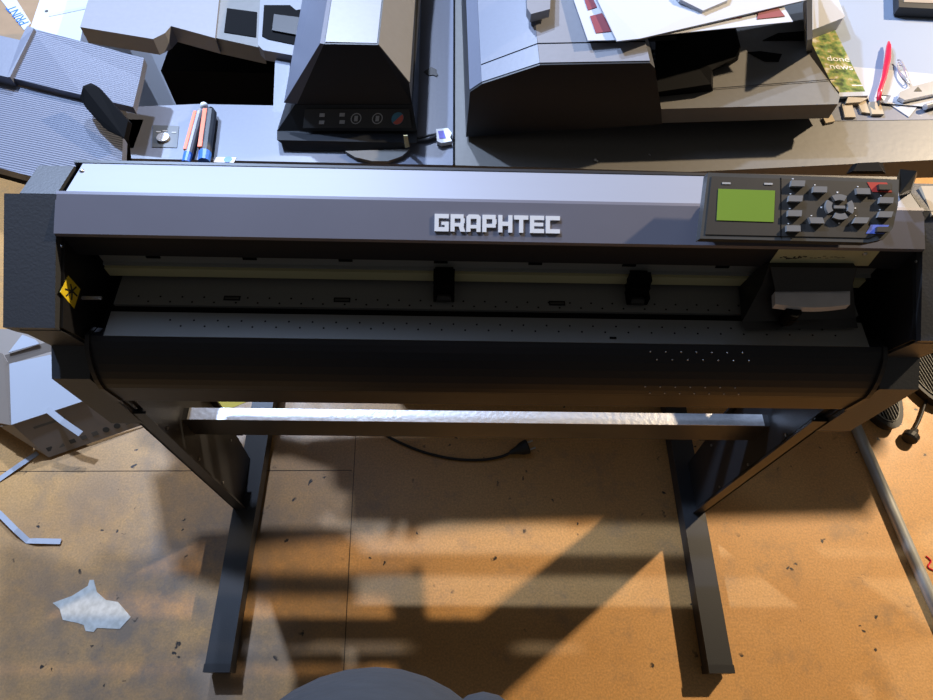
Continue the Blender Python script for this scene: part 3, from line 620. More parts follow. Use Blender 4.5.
# ------------------------------------------------------------ worktop at the right and what lies on it
WT = thing('worktop', 'grey worktop at the far right under the white sheets', 'table', (1.0, 1.2, 0))
bm = new(); slab(bm, [(0.6728, 0.9358, 0.7000), (0.8887, 0.9467, 0.7000), (1.5429, 0.9783, 0.7000), (1.5429, 2.1714, 0.7000), (0.7086, 2.1714, 0.7000), (0.7086, 0.9943, 0.7000)], .030); link('table_top', bm, 'copier', WT)
for x, y in ((1.28,1.03),(1.28,1.82),(.74,1.82),(.74,1.03)):
    bm = new(); box(bm, (x-.02, y-.02, 0), (x+.02, y+.02, .671)); link('table_leg', bm, 'stand', WT)
WZ = .8002
def sheet(name, pts, t, m, label, cat, group=None):
    bm = new(); slab(bm, pts, t); return tag(link(name, bm, m), label, cat, group)
sheet('paper_sheet', [(0.7444, 1.4093, 0.7034), (0.7137, 1.1984, 0.7034), (0.7446, 1.0615, 0.7034), (0.8100, 1.0321, 0.7034), (0.8536, 1.0055, 0.7034), (0.9614, 1.0092, 0.7034), (1.1217, 1.4274, 0.7034)], .0028, 'cool_lit_sheet', 'large white sheet in painted cool light covering the worktop at the right', 'paper')
sheet('paper_sheet', [(0.7442, 1.0752, 0.7041), (0.7617, 1.0877, 0.7041), (0.9307, 1.0703, 0.7041), (0.9828, 1.0663, 0.7041), (0.9477, 0.9748, 0.7041), (0.8907, 0.9756, 0.7041), (0.7795, 0.9855, 0.7041), (0.7709, 1.0327, 0.7041)], .0006, 'paper', 'narrow white sheet along the front of the worktop behind the cardboard scraps', 'paper')
sheet('paper_sheet', [(0.8119, 0.9924, 0.7016), (0.8435, 0.9500, 0.7016), (0.8839, 0.9948, 0.7016), (0.8594, 1.0191, 0.7016)], .0012, 'paper', 'small white paper corner pointing forwards below the metal knife', 'paper')
sheet('greeting_card', [(0.7591, 0.9702, 0.7049), (0.8370, 0.9540, 0.7049), (0.8763, 0.9906, 0.7049), (0.8006, 0.9935, 0.7049)], .0006, 'paper', 'pale slip lying beside the foot of the red brush handle', 'paper') if False else None
# brochure with a garden picture
BR = thing('brochure', 'green garden brochure with white lettering lying right of the copier shelf', 'brochure', (0.7380, 1.0747, 0.7043))
bm = new(); slab(bm, [(0.7238, 1.0016, 0.7097), (0.7741, 1.0033, 0.7097), (0.7683, 1.1914, 0.7097), (0.6956, 1.1885, 0.7097), (0.6834, 1.1407, 0.7097)], .0045); link('cover', bm, 'photo', BR)
bm = new(); slab(bm, [(0.7189, 0.9915, 0.7099), (0.7756, 0.9962, 0.7099), (0.7752, 1.0073, 0.7099), (0.7221, 1.0027, 0.7099)], .0052); link('white_edge', bm, 'paper', BR)
tx = Vector((0.7246, 1.1018, 0.7103)); ty = Vector((.35, .9, 0)).normalized(); ux2 = Vector((1, -.06, 0)).normalized(); uy2 = Vector((.06, 1, 0))
link('title_print', text_bm('done', .022, Vector((0.7482, 1.1003, 0.7099)), ux2, uy2, EZ, .0002), 'white_print', BR)
link('title_print', text_bm('news', .022, Vector((0.7473, 1.0765, 0.7099)), ux2, uy2, EZ, .0002), 'white_print', BR)
bm = new(); obox(bm, (0.7630, 1.0238, 0.7098), .02, .003, .0003, EX, EY, EZ); link('small_print', bm, 'white_print', BR)
# stack of paper
bm = new(); slab(bm, [(0.6981, 1.1525, 0.7343), (0.7717, 1.1935, 0.7343), (0.7777, 1.2002, 0.7343), (0.7820, 1.2940, 0.7343), (0.7225, 1.2913, 0.7343), (0.6877, 1.1583, 0.7343)], .0265)
tag(link('paper_stack', bm, 'paper', bevel=.001), 'thick stack of white paper standing behind the green brochure', 'paper stack')
# device corner top right
DV = thing('tablet_device', 'dark bezelled device whose corner shows at the top right on the white sheet', 'device', (0.9913, 1.3466, 0.7037))
bm = new(); slab(bm, [(0.9100, 1.2497, 0.7251), (1.0361, 1.2451, 0.7251), (1.1364, 1.5067, 0.7251), (0.9867, 1.4990, 0.7251)], .0188); link('casing', bm, 'copier_dark', DV, bevel=.003)
bm = new(); slab(bm, [(0.9253, 1.2656, 0.7261), (1.0427, 1.2640, 0.7261), (1.1194, 1.4643, 0.7261), (0.9858, 1.4576, 0.7261)], .001); link('screen', bm, 'boxprint', DV)
# red brush / pen
PEN = thing('red_pen', 'red plastic pen lying on the cardboard scraps and pointing away on the worktop', 'pen', (0.8242, 1.0483, 0.7046))
P_ = [(0.7872, 0.9769, 0.7137), (0.7986, 1.0061, 0.7149), (0.8174, 1.0406, 0.7149), (0.8416, 1.0940, 0.7149), (0.8594, 1.1389, 0.7137), (0.8647, 1.1531, 0.7126)]
bm = new(); tube(bm, P_, .004, 12, rads=[.0035,.0040,.0045,.0058,.0045,.0020]); link('barrel', bm, 'redpen', PEN, smooth=True)
bm = new(); tube(bm, [Vector(P_[0]), Vector(P_[0])+Vector((-.001,-.010,-.003))], .003, 10, rads=[.003,.0012]); link('tip', bm, 'ink', PEN)
# paper clip / key ring
bm = new(); c = (0.8665, 1.0714, 0.7059)
pts = [Vector(c)+Vector((.006*math.sin(t)*(1+.3*math.sin(3*t)), .030*math.cos(t)-.004*t*.3, .0025+.002*math.sin(2*t)+.0018)) for t in [k*.35 for k in range(40)]]
tube(bm, pts, .0014, 6); tag(link('wire_clip', bm, 'clear'), 'tangled shiny wire clip lying on the white sheet right of the red pen', 'clip')
# metal knife right edge
KN = thing('utility_knife', 'silver utility knife at the right edge of the worktop', 'knife', (0.8859, 1.0167, 0.7043))
bm = new(); slab(bm, [(0.8312, 0.9907, 0.7126), (0.8400, 0.9828, 0.7126), (0.9590, 1.0201, 0.7126), (0.9745, 1.0608, 0.7126), (0.8709, 1.0227, 0.7126), (0.8378, 1.0047, 0.7126)], .0072); link('body', bm, 'clear', KN, bevel=.0012)
bm = new(); slab(bm, [(0.8650, 1.0073, 0.7135), (0.8805, 1.0079, 0.7135), (0.8772, 1.0204, 0.7135)], .0008); link('slider', bm, 'ink', KN)
bm = new(); tube(bm, [(0.8765, 0.9702, 0.7082), (0.9319, 0.9912, 0.7082)], .0055, 10); tag(link('metal_ferrule', bm, 'clear'), 'short bright metal tube below the silver utility knife', 'tube')
# cardboard scraps
scr = [([(0.6787, 0.9255, 0.7046), (0.6971, 0.9313, 0.7046), (0.6963, 0.9484, 0.7046), (0.6775, 0.9412, 0.7046)], 'orange brown cardboard chip, frontmost beside the copier shelf corner'),
       ([(0.7190, 0.9425, 0.7046), (0.7397, 0.9432, 0.7046), (0.7427, 0.9782, 0.7046), (0.7235, 0.9776, 0.7046)], 'long beige cardboard strip below the white edge of the brochure'),
       ([(0.7552, 0.9570, 0.7046), (0.7696, 0.9548, 0.7046), (0.7721, 0.9874, 0.7046), (0.7548, 0.9868, 0.7046)], 'middle beige cardboard strip between two others in front of brochure'),
       ([(0.7715, 0.9509, 0.7057), (0.7943, 0.9517, 0.7057), (0.7981, 0.9870, 0.7057), (0.7760, 0.9835, 0.7057)], 'beige cardboard square directly under the tip of the red pen'),
       ([(0.7283, 0.9756, 0.7086), (0.7578, 0.9794, 0.7086), (0.7747, 0.9909, 0.7086), (0.7370, 0.9923, 0.7086)], 'crumpled tan cardboard piece tucked under the brochure edge')]
for pts, lab in scr:
    bm = new(); slab(bm, pts, pts[0][2]-.7003); tag(link('cardboard_scrap', bm, 'greycard'), lab, 'cardboard scrap', 'cardboard scraps on the worktop edge')
bm = new(); slabn(bm, [(0.7882, 0.9913, 0.7086), (0.8040, 0.9755, 0.7086), (0.8156, 0.9915, 0.7137), (0.7953, 0.9936, 0.7137)], .0012); tag(link('plastic_wrapper', bm, 'clear'), 'crumpled clear wrapper lying around the tip of the red pen', 'wrapper')
# sheets with maroon frames lying on the right copier
def framed(corner, frames, z, label):
    o = thing('framed_print', label, 'print', corner[0], 'maroon framed sheets on the right copier')
    b_ = new(); slab(b_, corner, .0012); link('sheet', b_, 'paper', o)
    for fr in frames:
        b_ = new(); slab(b_, fr, .0012); link('maroon_band', b_, 'maroon', o)
framed([(0.2064, 0.9039, 0.8722), (0.2524, 0.9069, 0.8722), (0.3180, 1.1275, 0.8722), (0.1778, 1.1206, 0.8722)], [[(0.2206, 0.9215, 0.8732), (0.2482, 0.9277, 0.8732), (0.2354, 0.9732, 0.8732), (0.2151, 0.9645, 0.8732)], [(0.2133, 0.9801, 0.8732), (0.2288, 0.9888, 0.8732), (0.2211, 1.0290, 0.8732), (0.2087, 1.0202, 0.8732)]], .958,
       'white sheet with maroon blocks showing its left edge on the copier feeder')
framed([(0.2884, 0.9110, 0.8755), (0.5725, 1.0114, 0.8425), (0.5645, 1.0535, 0.8447), (0.4307, 1.1501, 0.8626), (0.2464, 1.1182, 0.8755)], [[(0.5047, 1.0021, 0.8513), (0.5600, 1.0219, 0.8452), (0.5526, 1.0442, 0.8467), (0.5141, 1.0278, 0.8508)], [(0.4246, 0.9822, 0.8605), (0.4775, 1.0001, 0.8545), (0.4708, 1.0103, 0.8556), (0.4413, 0.9961, 0.8588)]], .96,
       'white sheet with maroon blocks showing its front right edge')
sheet('paper_sheet', [(0.2490, 0.8932, 0.8800), (0.2858, 0.9008, 0.8800), (0.6183, 1.0752, 0.8433), (0.6501, 1.1951, 0.8433), (0.2446, 1.1101, 0.8800), (0.2231, 1.0290, 0.8800)], .002, 'paper', 'big plain white sheet on top of the maroon framed prints', 'paper')
sheet('folded_leaflet', [(0.4024, 0.9864, 0.8736), (0.4536, 1.0254, 0.8682), (0.4943, 1.1176, 0.8656), (0.3429, 1.0805, 0.8829), (0.3664, 1.0077, 0.8786)], .006, 'paper', 'small folded white leaflet on the plain white sheet at the top edge', 'leaflet')

# small things on the left copier
def marker(a, b, rr, mats, label):
    o = thing('marker_pen', label, 'pen', a, 'two pens on the left copier deck')
    A_, B_ = Vector(a), Vector(b); d = B_-A_
    def seg(t0, t1, r0, r1, nm, mm, off=Vector((0,0,0))):
        b_ = new(); tube(b_, [A_+d*t0+off, A_+d*t1+off], 1, 12, rads=[r0, r1]); return link(nm, b_, mm, o, smooth=False)
    seg(.0, .16, rr*.9, rr, 'cap', mats[0]); seg(.16, .93, rr, rr, 'barrel', mats[1]); seg(.93, 1.0, rr*.8, rr*.5, 'end_plug', mats[2])
    b_ = new(); n_ = d.cross(EZ).normalized(); obox(b_, A_+d*.55-n_*rr*.55+EZ*rr*.60, rr*.65, d.length*.72, rr*.5, n_, d.normalized(), EZ); link('stripe', b_, mats[3], o)
marker((-0.4499, 0.7893, 0.7086), (-0.4526, 0.9177, 0.7086), .0075, ('blue', 'copier_lid', 'clear', 'orange'), 'slim grey pen with orange stripe and blue cap, left of two on the copier')
marker((-0.4188, 0.7890, 0.7120), (-0.4320, 0.9170, 0.7120), .0105, ('blue', 'cap', 'black', 'orange'), 'thicker black pen with orange stripe and blue end, right of two')
bm = new(); bmesh.ops.create_uvsphere(bm, u_segments=14, v_segments=8, radius=.007, matrix=Matrix.Translation(Vector((-0.4484, 0.9299, 0.7072)))); tag(link('foam_ball', bm, 'white_print', smooth=True), 'small round white ball at the far end of the two pens', 'ball')
CN = thing('cable_connector', 'white plug with violet print on short dark cable beside feeder', 'connector', (-0.0169, 0.8707, 0.7000))
bm = new(); slab(bm, [(-0.0305, 0.8531, 0.7091), (-0.0235, 0.8484, 0.7091), (-0.0044, 0.8539, 0.7091), (-0.0080, 0.8635, 0.7091), (-0.0047, 0.8735, 0.7091), (-0.0119, 0.8857, 0.7091), (-0.0330, 0.8826, 0.7091)], .0078); link('plug_body', bm, 'white_print', CN, bevel=.001)
bm = new(); slab(bm, [(-0.0263, 0.8585, 0.7098), (-0.0150, 0.8601, 0.7098), (-0.0197, 0.8785, 0.7098), (-0.0293, 0.8769, 0.7098)], .0006); link('print_patch', bm, 'violet', CN)
bm = new(); tube(bm, spline([(-0.0310, 0.8697, 0.7051), (-0.0500, 0.8598, 0.7046), (-0.0691, 0.8567, 0.7046), (-0.0810, 0.8515, 0.7069)]), .003, 8); tube(bm, spline([(-0.0311, 0.8746, 0.7051), (-0.0485, 0.8685, 0.7057), (-0.0711, 0.8616, 0.7046)]), .0022, 8); link('cable', bm, 'blue_key' if False else 'cap', CN)
for p, r, lab in (((0.2449, 0.8226, 0.7000), .0028, 'tiny brass screw on the deck, left of the two bright specks'), ((0.3420, 0.8398, 0.7000), .0014, 'tiny white speck on the deck, right of the two')):
    bm = new(); bmesh.ops.create_uvsphere(bm, u_segments=10, v_segments=6, radius=r, matrix=Matrix.Translation(Vector(p)+EZ*r)); tube(bm, [Vector(p)+EZ*r, Vector(p)+EZ*r+Vector((.004,-.004,0))*(r/.0028)], r*.6, 8)
    tag(link('loose_screw', bm, 'screw'), lab, 'screw')
bm = new(); lp = []
for k in range(14):
    a = 2*PI*k/14; lp.append(Vector((-0.0446, 1.0440, 0.7014))+Vector((.013*math.cos(a)*random.uniform(.6, 1.3), .013*math.sin(a)*random.uniform(.6, 1.3), 0)))
slab(bm, lp, .001); tag(link('dust_clump', bm, 'cap_dark'), 'dark smudge of dust on the copier deck right of the feeder', 'dust')

# ------------------------------------------------------------ top left: white carton, cardboard box
WB = thing('white_carton', 'white carton standing behind the ribbed trays at the top left', 'box', (-.62, 1.2, 0))
bm = new(); loft(bm, [(-.70,.98,0),(-.50,.92,0),(-.42,1.5,0),(-.62,1.5,0)], [(-0.8526, 1.1761, 0.6771), (-0.7433, 1.1397, 0.6771), (-0.8029, 1.4958, 0.6771), (-0.8901, 1.4913, 0.6771)]); link('carton', bm, 'paper', WB)
bm = new(); q = [(-0.8275, 1.2164, 0.6778), (-0.7633, 1.2440, 0.6778), (-0.7656, 1.2523, 0.6778), (-0.8306, 1.2262, 0.6778)]; slab(bm, q, .0006); link('grey_line', bm, 'icon', WB)
bm = new(); disc(bm, (-0.8383, 1.2344, 0.6776), .0035, .0004, EX, EY, EZ, 12); link('hole', bm, 'panel_rim', WB)
CB = thing('cardboard_box', 'brown cardboard box with blue printed white tape at the top left corner', 'box', (-1.2, 1.5, 0))
tp = [(-1.0743, 1.4150, 0.4714), (-1.0646, 1.4741, 0.4714), (-1.0703, 1.6413, 0.4714), (-1.2650, 1.9065, 0.4714), (-1.4823, 1.8949, 0.4714), (-1.2486, 1.4985, 0.4714)]
bm = new(); loft(bm, [(x, y, 0) for x, y, z in tp], tp); link('carton', bm, 'card', CB)
q = [(-1.0779, 1.4662, 0.4737), (-1.0698, 1.4865, 0.4737), (-1.1701, 1.6417, 0.4737), (-1.1920, 1.6232, 0.4737), (-1.1965, 1.6143, 0.4737)]
bm = new(); slab(bm, [(-1.0776, 1.4636, 0.4728), (-1.0696, 1.4918, 0.4728), (-1.1787, 1.6428, 0.4728), (-1.2026, 1.6155, 0.4728)], .0011); tpx = link('white_tape', bm, 'paper', CB)
d_ = (Vector((-1.1732, 1.5905, 0.4731))-Vector((-1.0789, 1.4830, 0.4731))).normalized(); n2 = Vector((-d_.y, d_.x, 0))
link('tape_print', text_bm('PRINT', .034, Vector((-1.0814, 1.4869, 0.4731)), d_, n2, EZ, .0003, 'LEFT'), 'bluetext', CB)

# ------------------------------------------------------------ on the floor
# open white carton at the left with printed flap
OB = thing('open_carton', 'opened white carton with grey printed flap on the floor left of the stand', 'box', (-1.0, .7, 0))
bm = new(); slabn(bm, [(-1.0174, 0.5594, 0.1000), (-0.8684, 0.6223, 0.1000), (-0.9652, 0.7288, 0.1300), (-1.0535, 0.7030, 0.1300)], .003); link('white_panel', bm, 'paper', OB)
bm = new(); FL = [(-1.0839, 0.5759, 0.0450), (-0.9681, 0.5179, 0.0060), (-0.7641, 0.6035, 0.0060), (-0.7966, 0.6171, 0.0300), (-0.8754, 0.6222, 0.1000), (-1.0123, 0.5446, 0.1000)]
bm = new(); slabn(bm, [(-1.0624, 0.5665, 0.0750), (-0.9697, 0.5153, 0.0060), (-0.7641, 0.6035, 0.0060), (-0.8720, 0.6232, 0.0980), (-1.0197, 0.5627, 0.0980)], .002); fl = link('printed_flap', bm, 'boxprint', OB)
A0, A1, A2, A3 = [Vector(p) for p in ((-0.9701, 0.5166, 0.0060), (-0.7641, 0.6035, 0.0060), (-0.8720, 0.6232, 0.0980), (-1.0197, 0.5627, 0.0980))]
fu = (A1-A0).normalized(); fn = (A1-A0).cross(A3-A0).normalized()
if fn.z < 0: fn = -fn
fv = fn.cross(fu).normalized()
for k in range(9):
    c = A0+fu*(.012+k*.026)+fv*(.020)+fn*.0026
    bm = new()
    if k in (5, 6): disc(bm, c, .0075, .0005, fu, fv, fn, 16)
    else: obox(bm, c, .013, .011, .0005, fu, fv, fn)
    link('carton_symbol', bm, 'panel_rim' if k in (0, 2, 5, 6) else 'copier_beige', fl)
bm = new(); obox(bm, A0+fu*.045+fv*.085+fn*.0026, .075, .006, .0005, fu, fv, fn); link('faint_print', bm, 'copier_beige', fl)
bm = new(); slabn(bm, [(-1.0619, 0.7191, 0.1450), (-1.0535, 0.7030, 0.1300), (-0.9576, 0.7427, 0.1300), (-0.9690, 0.7590, 0.1450)], .003); link('back_flap', bm, 'boxprint', OB)
bm = new(); slabn(bm, [(-1.3026, 0.8242, -0.0000), (-1.2266, 0.6245, 0.0000), (-1.0801, 0.5775, 0.0600), (-1.0197, 0.5594, 0.1000), (-1.0535, 0.7030, 0.1300), (-1.0848, 0.7351, 0.1200), (-1.1841, 0.7811, 0.0800)], .003); link('side_flap', bm, 'boxprint', OB)
bm = new(); slabn(bm, [(-1.0506, 0.7220, 0.1500), (-0.9863, 0.7476, 0.1500), (-0.9978, 0.7573, 0.1520), (-1.0306, 0.7689, 0.1550)], .003); link('upper_flap', bm, 'paper', OB)
bm = new(); box(bm, (-1.14,.66,0), (-.86,.82,.095)); link('carton_body', bm, 'boxprint', OB)
def strap(pts, w, label):
    b_ = new(); P2 = [Vector(p) for p in pts]; L_ = []; R2 = []
    for i, p in enumerate(P2):
        d = (P2[min(i+1, len(P2)-1)]-P2[max(i-1, 0)]); s = Vector((-d.y, d.x, 0)).normalized()*w/2; L_.append(p+s); R2.append(p-s)
    lp = L_+R2[::-1]; n0 = len(P2)
    va = [b_.verts.new(p) for p in L_]; vb = [b_.verts.new(p) for p in R2]; vc = [b_.verts.new(p+EZ*.0012) for p in L_]; vd = [b_.verts.new(p+EZ*.0012) for p in R2]
    for i in range(n0-1):
        b_.faces.new((va[i], va[i+1], vb[i+1], vb[i])); b_.faces.new((vc[i], vd[i], vd[i+1], vc[i+1])); b_.faces.new((va[i], vc[i], vc[i+1], va[i+1])); b_.faces.new((vb[i], vb[i+1], vd[i+1], vd[i]))
    b_.faces.new((va[0], vb[0], vd[0], vc[0])); b_.faces.new((va[-1], vc[-1], vd[-1], vb[-1]))
    tag(link('packing_strap', b_, 'paper'), label, 'strap', 'white packing straps on the floor')
strap([(-1.1275, 0.4248, 0.0000), (-1.0696, 0.4610, 0.0020), (-1.0318, 0.4946, 0.0060), (-1.0031, 0.5273, 0.0000)], .013, 'white packing strap running up to the printed carton flap')
strap([(-1.1310, 0.4344, 0.0000), (-1.0321, 0.3750, 0.0140), (-0.9837, 0.3390, 0.0140), (-0.9575, 0.3176, 0.0005), (-0.9361, 0.3166, 0.0060), (-0.8812, 0.3162, 0.0040)], .012, 'bent white packing strap with its short end pointing right')
strap([(-0.9423, 0.5955, 0.1120), (-0.9078, 0.5716, 0.0980), (-0.8688, 0.5487, 0.0750)], .014, 'white strap stub stuck over the printed carton flap')
# torn film
out = [(53,603),(60,607),(66,616),(78,621),(84,625),(86,631),(94,632),(96,628),(120,629),(131,617),(118,602),(106,600),(97,592),(95,582),(91,580),(88,587),(72,593)]
tf = [(-0.8606, 0.1860, -0.0000), (-0.8419, 0.1739, 0.0000), (-0.8288, 0.1519, -0.0000), (-0.7952, 0.1460, 0.0000), (-0.7813, 0.1421, 0.0000), (-0.7737, 0.1303, 0.0000), (-0.7562, 0.1284, 0.0000), (-0.7521, 0.1363, 0.0000), (-0.7029, 0.1345, -0.0000), (-0.6857, 0.1584, 0.0000), (-0.7214, 0.1887, -0.0000), (-0.7484, 0.1926, 0.0000), (-0.7724, 0.2090, 0.0000), (-0.7860, 0.2341, 0.0000), (-0.7948, 0.2341, 0.0000), (-0.7955, 0.2214, -0.0000), (-0.8241, 0.2005, 0.0000)]
bm = new(); slab(bm, [(x, y, .0014) for x, y, z in tf], .0014); tag(link('torn_film', bm, 'torn'), 'torn piece of whitish film on the floor left of the stand', 'film')
# power cable under the plotter
PC = thing('power_cable', 'black power cable with round plug on the floor under the crossbar', 'cable', (0.0492, 0.5230, 0.0000))
bm = new(); tube(bm, spline([(-0.2031, 0.6107, 0.0050), (-0.1532, 0.5764, 0.0050), (-0.0998, 0.5507, 0.0050), (-0.0497, 0.5331, 0.0050), (0.0121, 0.5208, 0.0050), (0.0736, 0.5189, 0.0050), (0.1230, 0.5264, 0.0070), (0.1525, 0.5379, 0.0120)]), .0036, 8); link('cord', bm, 'rubber', PC, smooth=True)
a = Vector((0.1523, 0.5372, 0.0140)); b = Vector((0.1869, 0.5487, 0.0190)); d = (b-a).normalized()
bm = new(); tube(bm, [a-d*.006, a+d*.010, a+d*.026, a+d*.040, a+d*.043], 1, 16, rads=[.005,.009,.016,.0185,.016]); pl = link('plug', bm, 'rubber', PC, smooth=False)
for s in (-1, 1):
    bm = new(); o2 = d.cross(EZ).normalized()*s*.0095; tube(bm, [a+d*.042+o2, a+d*.058+o2], .0024, 8); link('plug_pin', bm, 'screw', pl)
# second plug at the right
PR = thing('power_plug', 'black plug on a hanging black cord at the right beside the slippers', 'plug', (1.1804, 0.5827, 0.0000))
bm = new(); tube(bm, spline([(1.3063, 0.7835, 0.0100), (1.2514, 0.6949, 0.0080), (1.2180, 0.6437, 0.0070), (1.1881, 0.6089, 0.0100)]), .0042, 8); link('cord', bm, 'rubber', PR, smooth=True)
a = Vector((1.1857, 0.6041, 0.0150)); d = (Vector((1.1454, 0.5675, 0.0180))-a).normalized()
bm = new(); tube(bm, [a-d*.006, a+d*.008, a+d*.018, a+d*.032, a+d*.036], 1, 16, rads=[.006,.010,.019,.0185,.015]); link('plug', bm, 'rubber', PR)
# conduit
bm = new(); tube(bm, [(1.0251, 0.7336, 0.0120), (1.0356, 0.6338, 0.0120), (1.0406, 0.5901, 0.0120), (1.0594, 0.4258, 0.0120), (1.0739, 0.2971, 0.0120), (1.0941, 0.1414, 0.0120), (1.1203, -0.0424, 0.0120)], .0135, 14, )
tag(link('floor_conduit', bm, 'conduit', smooth=True), 'grey round cable conduit running along the floor at the right', 'conduit')
# slippers with ribbed insoles
def slipper(c, ang, label):
    o = thing('slipper', label, 'slipper', c, 'black slippers with ribbed insoles')
    c = Vector(c); ux = Vector((math.cos(ang), math.sin(ang), 0)); uy = Vector((-math.sin(ang), math.cos(ang), 0))
    def ring(a, b, z, n=28): return [c+ux*a*math.cos(2*PI*k/n)*(1+.12*math.sin(2*PI*k/n))+uy*b*math.sin(2*PI*k/n)+EZ*z for k in range(n)]
    b_ = new(); loft(b_, ring(.058, .125, 0), ring(.062, .130, .028)); link('sole', b_, 'rubber', o, bevel=.004)
    b_ = new(); loft(b_, ring(.047, .113, .027), ring(.047, .113, .0295)); ins = link('insole', b_, 'black', o)
    for k in range(11):
        xx = -.040+k*.008; hh = .108*math.sqrt(max(0, 1-(xx/.046)**2))
        b_ = new(); tube(b_, [c+ux*xx-uy*hh+EZ*.030, c+ux*xx+uy*hh*.2+EZ*.030], .0012, 6); link('insole_rib', b_, 'mesh', ins)
    b_ = new(); tube(b_, [c+ux*.046*math.cos(PI+PI*k/14)+uy*.112*math.sin(PI+PI*k/14)+EZ*.030 for k in range(15)], .0016, 6); link('insole_rim', b_, 'mesh', ins)
    b_ = new(); loft(b_, [c+ux*x+uy*y+EZ*z for x, y, z in ((-.060,.02,.026),(.060,.02,.026),(.055,.090,.026),(-.055,.090,.026))], [c+ux*x+uy*y+EZ*z for x, y, z in ((-.038,.025,.062),(.038,.025,.062),(.033,.085,.055),(-.033,.085,.055))]); link('upper_band', b_, 'rubber', o, bevel=.006)
slipper((1.112, .735, 0), .12, 'black slipper with ribbed insole beside the conduit, half under the plotter')
slipper((1.262, .800, 0), .20, 'black slipper with ribbed insole at the right edge behind the plug')
# dark crate at far right behind the slippers
bm = new(); box(bm, (1.34,.62,0), (1.75,1.2,.10)); tag(link('storage_case', bm, 'black', bevel=.004), 'low black case on the floor at the right edge behind the slippers', 'case')
# yellow sheet
bm = new(); slab(bm, [(-0.6036, 0.6734, 0.0010), (-0.5797, 0.6404, 0.0010), (-0.5241, 0.6689, 0.0010), (-0.5172, 0.6887, 0.0010)], .001); tag(link('yellow_note', bm, 'yellow'), 'small yellow slip on the floor just visible behind the crossbar at left', 'paper')
# red scrap right edge
bm = new(); tube(bm, spline([(1.1137, 0.2970, 0.0020), (1.1215, 0.2858, 0.0020), (1.1096, 0.2723, 0.0020), (1.1291, 0.2613, 0.0020)]), .0018, 6); tag(link('red_wire_scrap', bm, 'redpen'), 'small red wire scrap on the floor right of the conduit', 'scrap')

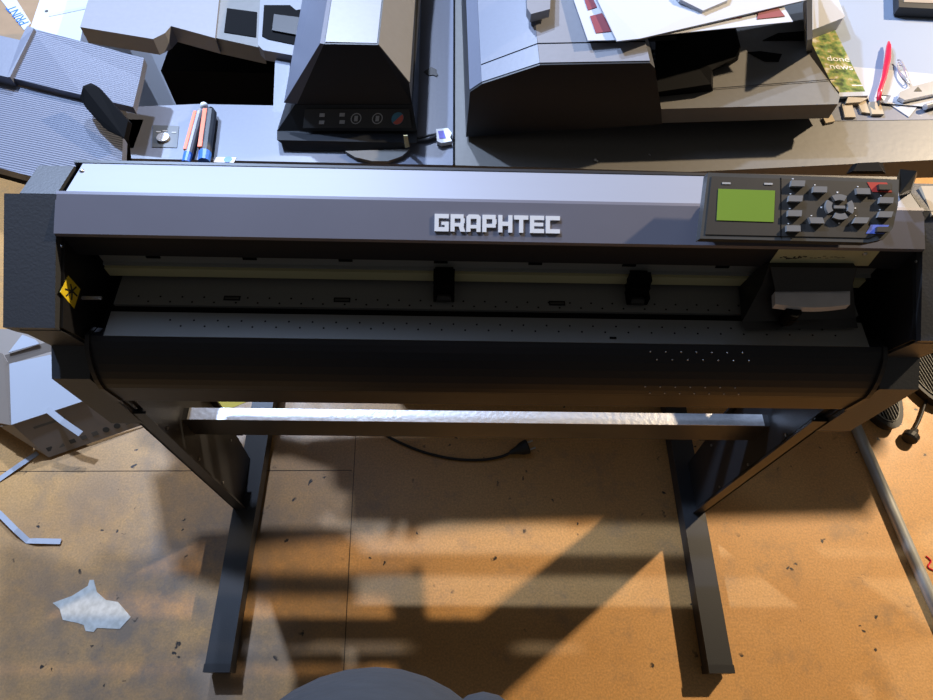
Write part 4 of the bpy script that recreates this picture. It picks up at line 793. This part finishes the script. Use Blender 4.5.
# ------------------------------------------------------------ the person holding the camera
def person():
    o = None
    V = [(-.03,-.17,.93), (-.03,-.15,1.03), (-.03,-.19,1.18), (-.03,-.23,1.34), (-.03,-.24,1.43), (-.03,-.20,1.55),
         (-.12,-.19,.86), (-.13,-.19,.47), (-.13,-.22,.09), (-.13,-.10,.045),
         (.06,-.19,.86), (.07,-.19,.47), (.07,-.22,.09), (.07,-.10,.045),
         (-.20,-.23,1.33), (-.27,-.20,1.06), (-.15,-.09,1.28), (.14,-.23,1.33), (.21,-.20,1.06), (.09,-.09,1.28)]
    Rr = [(.15,.11), (.165,.12), (.15,.11), (.12,.09), (.055,.055), (.07,.08), (.085,.085), (.058,.058), (.042,.042), (.035,.03),
          (.085,.085), (.058,.058), (.042,.042), (.035,.03), (.055,.055), (.045,.045), (.030,.030), (.055,.055), (.045,.045), (.030,.030)]
    E = [(0,1),(1,2),(2,3),(3,4),(4,5),(0,6),(6,7),(7,8),(8,9),(0,10),(10,11),(11,12),(12,13),(3,14),(14,15),(15,16),(3,17),(17,18),(18,19)]
    me = bpy.data.meshes.new('person'); me.from_pydata(V, E, []); ob = bpy.data.objects.new('person', me); COL.objects.link(ob)
    md = ob.modifiers.new('skin', 'SKIN'); md.use_smooth_shade = True
    for i, r_ in enumerate(Rr): me.skin_vertices[0].data[i].radius = r_
    me.skin_vertices[0].data[0].use_root = True
    sb = ob.modifiers.new('sub', 'SUBSURF'); sb.levels = 2; sb.render_levels = 2
    dg = bpy.context.evaluated_depsgraph_get(); m2 = bpy.data.meshes.new_from_object(ob.evaluated_get(dg)); bpy.data.objects.remove(ob)
    m2.materials.clear(); m2.materials.append(M['denim']); m2.materials.append(M['trousers']); m2.materials.append(M['skin'])
    for p in m2.polygons:
        p.use_smooth = True; z = p.center.z
        p.material_index = 2 if (z > 1.42) else (1 if z < .86 else 0)
    body = bpy.data.objects.new('person', m2); COL.objects.link(body)
    body['label'] = 'person in a navy knitted sweater, only the front of the belly shows'; body['category'] = 'person'
    return body
pz = person()
def pchild(name, bm, m):
    o = link(name, bm, m, None, smooth=True); o.parent = pz; return o
# sweater front: the visible rounded belly
bm = new(); bmesh.ops.create_uvsphere(bm, u_segments=40, v_segments=24, radius=1, matrix=Matrix.Translation((-.050,-.105,1.0)) @ Matrix.Diagonal((.115,.126,.15,1)))
pchild('sweater_front', bm, 'denim')
bm = new(); bmesh.ops.create_uvsphere(bm, u_segments=24, v_segments=16, radius=1, matrix=Matrix.Translation((.026,-.060,.985)) @ Matrix.Diagonal((.042,.066,.09,1)))
pchild('sweater_pocket', bm, 'denim')
bm = new(); bmesh.ops.create_uvsphere(bm, u_segments=24, v_segments=16, radius=1, matrix=Matrix.Translation((-.03,-.20,1.66)) @ Matrix.Diagonal((.082,.10,.125,1)))
hd = pchild('hair', bm, 'hair')
bm = new(); bmesh.ops.create_uvsphere(bm, u_segments=24, v_segments=16, radius=1, matrix=Matrix.Translation((-.03,-.170,1.635)) @ Matrix.Diagonal((.074,.090,.115,1)))
loft(bm, [(-.042,-.088,1.61),(-.018,-.088,1.61),(-.025,-.088,1.66),(-.035,-.088,1.66)], [(-.036,-.060,1.612),(-.024,-.060,1.612),(-.028,-.076,1.655),(-.032,-.076,1.655)])
for s_ in (-1, 1): bmesh.ops.create_uvsphere(bm, u_segments=12, v_segments=8, radius=1, matrix=Matrix.Translation((-.03+s_*.082,-.19,1.63)) @ Matrix.Diagonal((.010,.020,.032,1)))
face = pchild('face', bm, 'skin')
for s_ in (-1, 1):
    bm = new(); bmesh.ops.create_uvsphere(bm, u_segments=12, v_segments=8, radius=.011, matrix=Matrix.Translation((-.03+s_*.030,-.090,1.655))); pchild('eye', bm, 'white_print')
bm = new(); loft(bm, [(-.052,-.090,1.575),(-.008,-.090,1.575),(-.014,-.090,1.585),(-.046,-.090,1.585)], [(-.050,-.084,1.576),(-.010,-.084,1.576),(-.016,-.084,1.584),(-.044,-.084,1.584)]); pchild('mouth', bm, 'maroon')
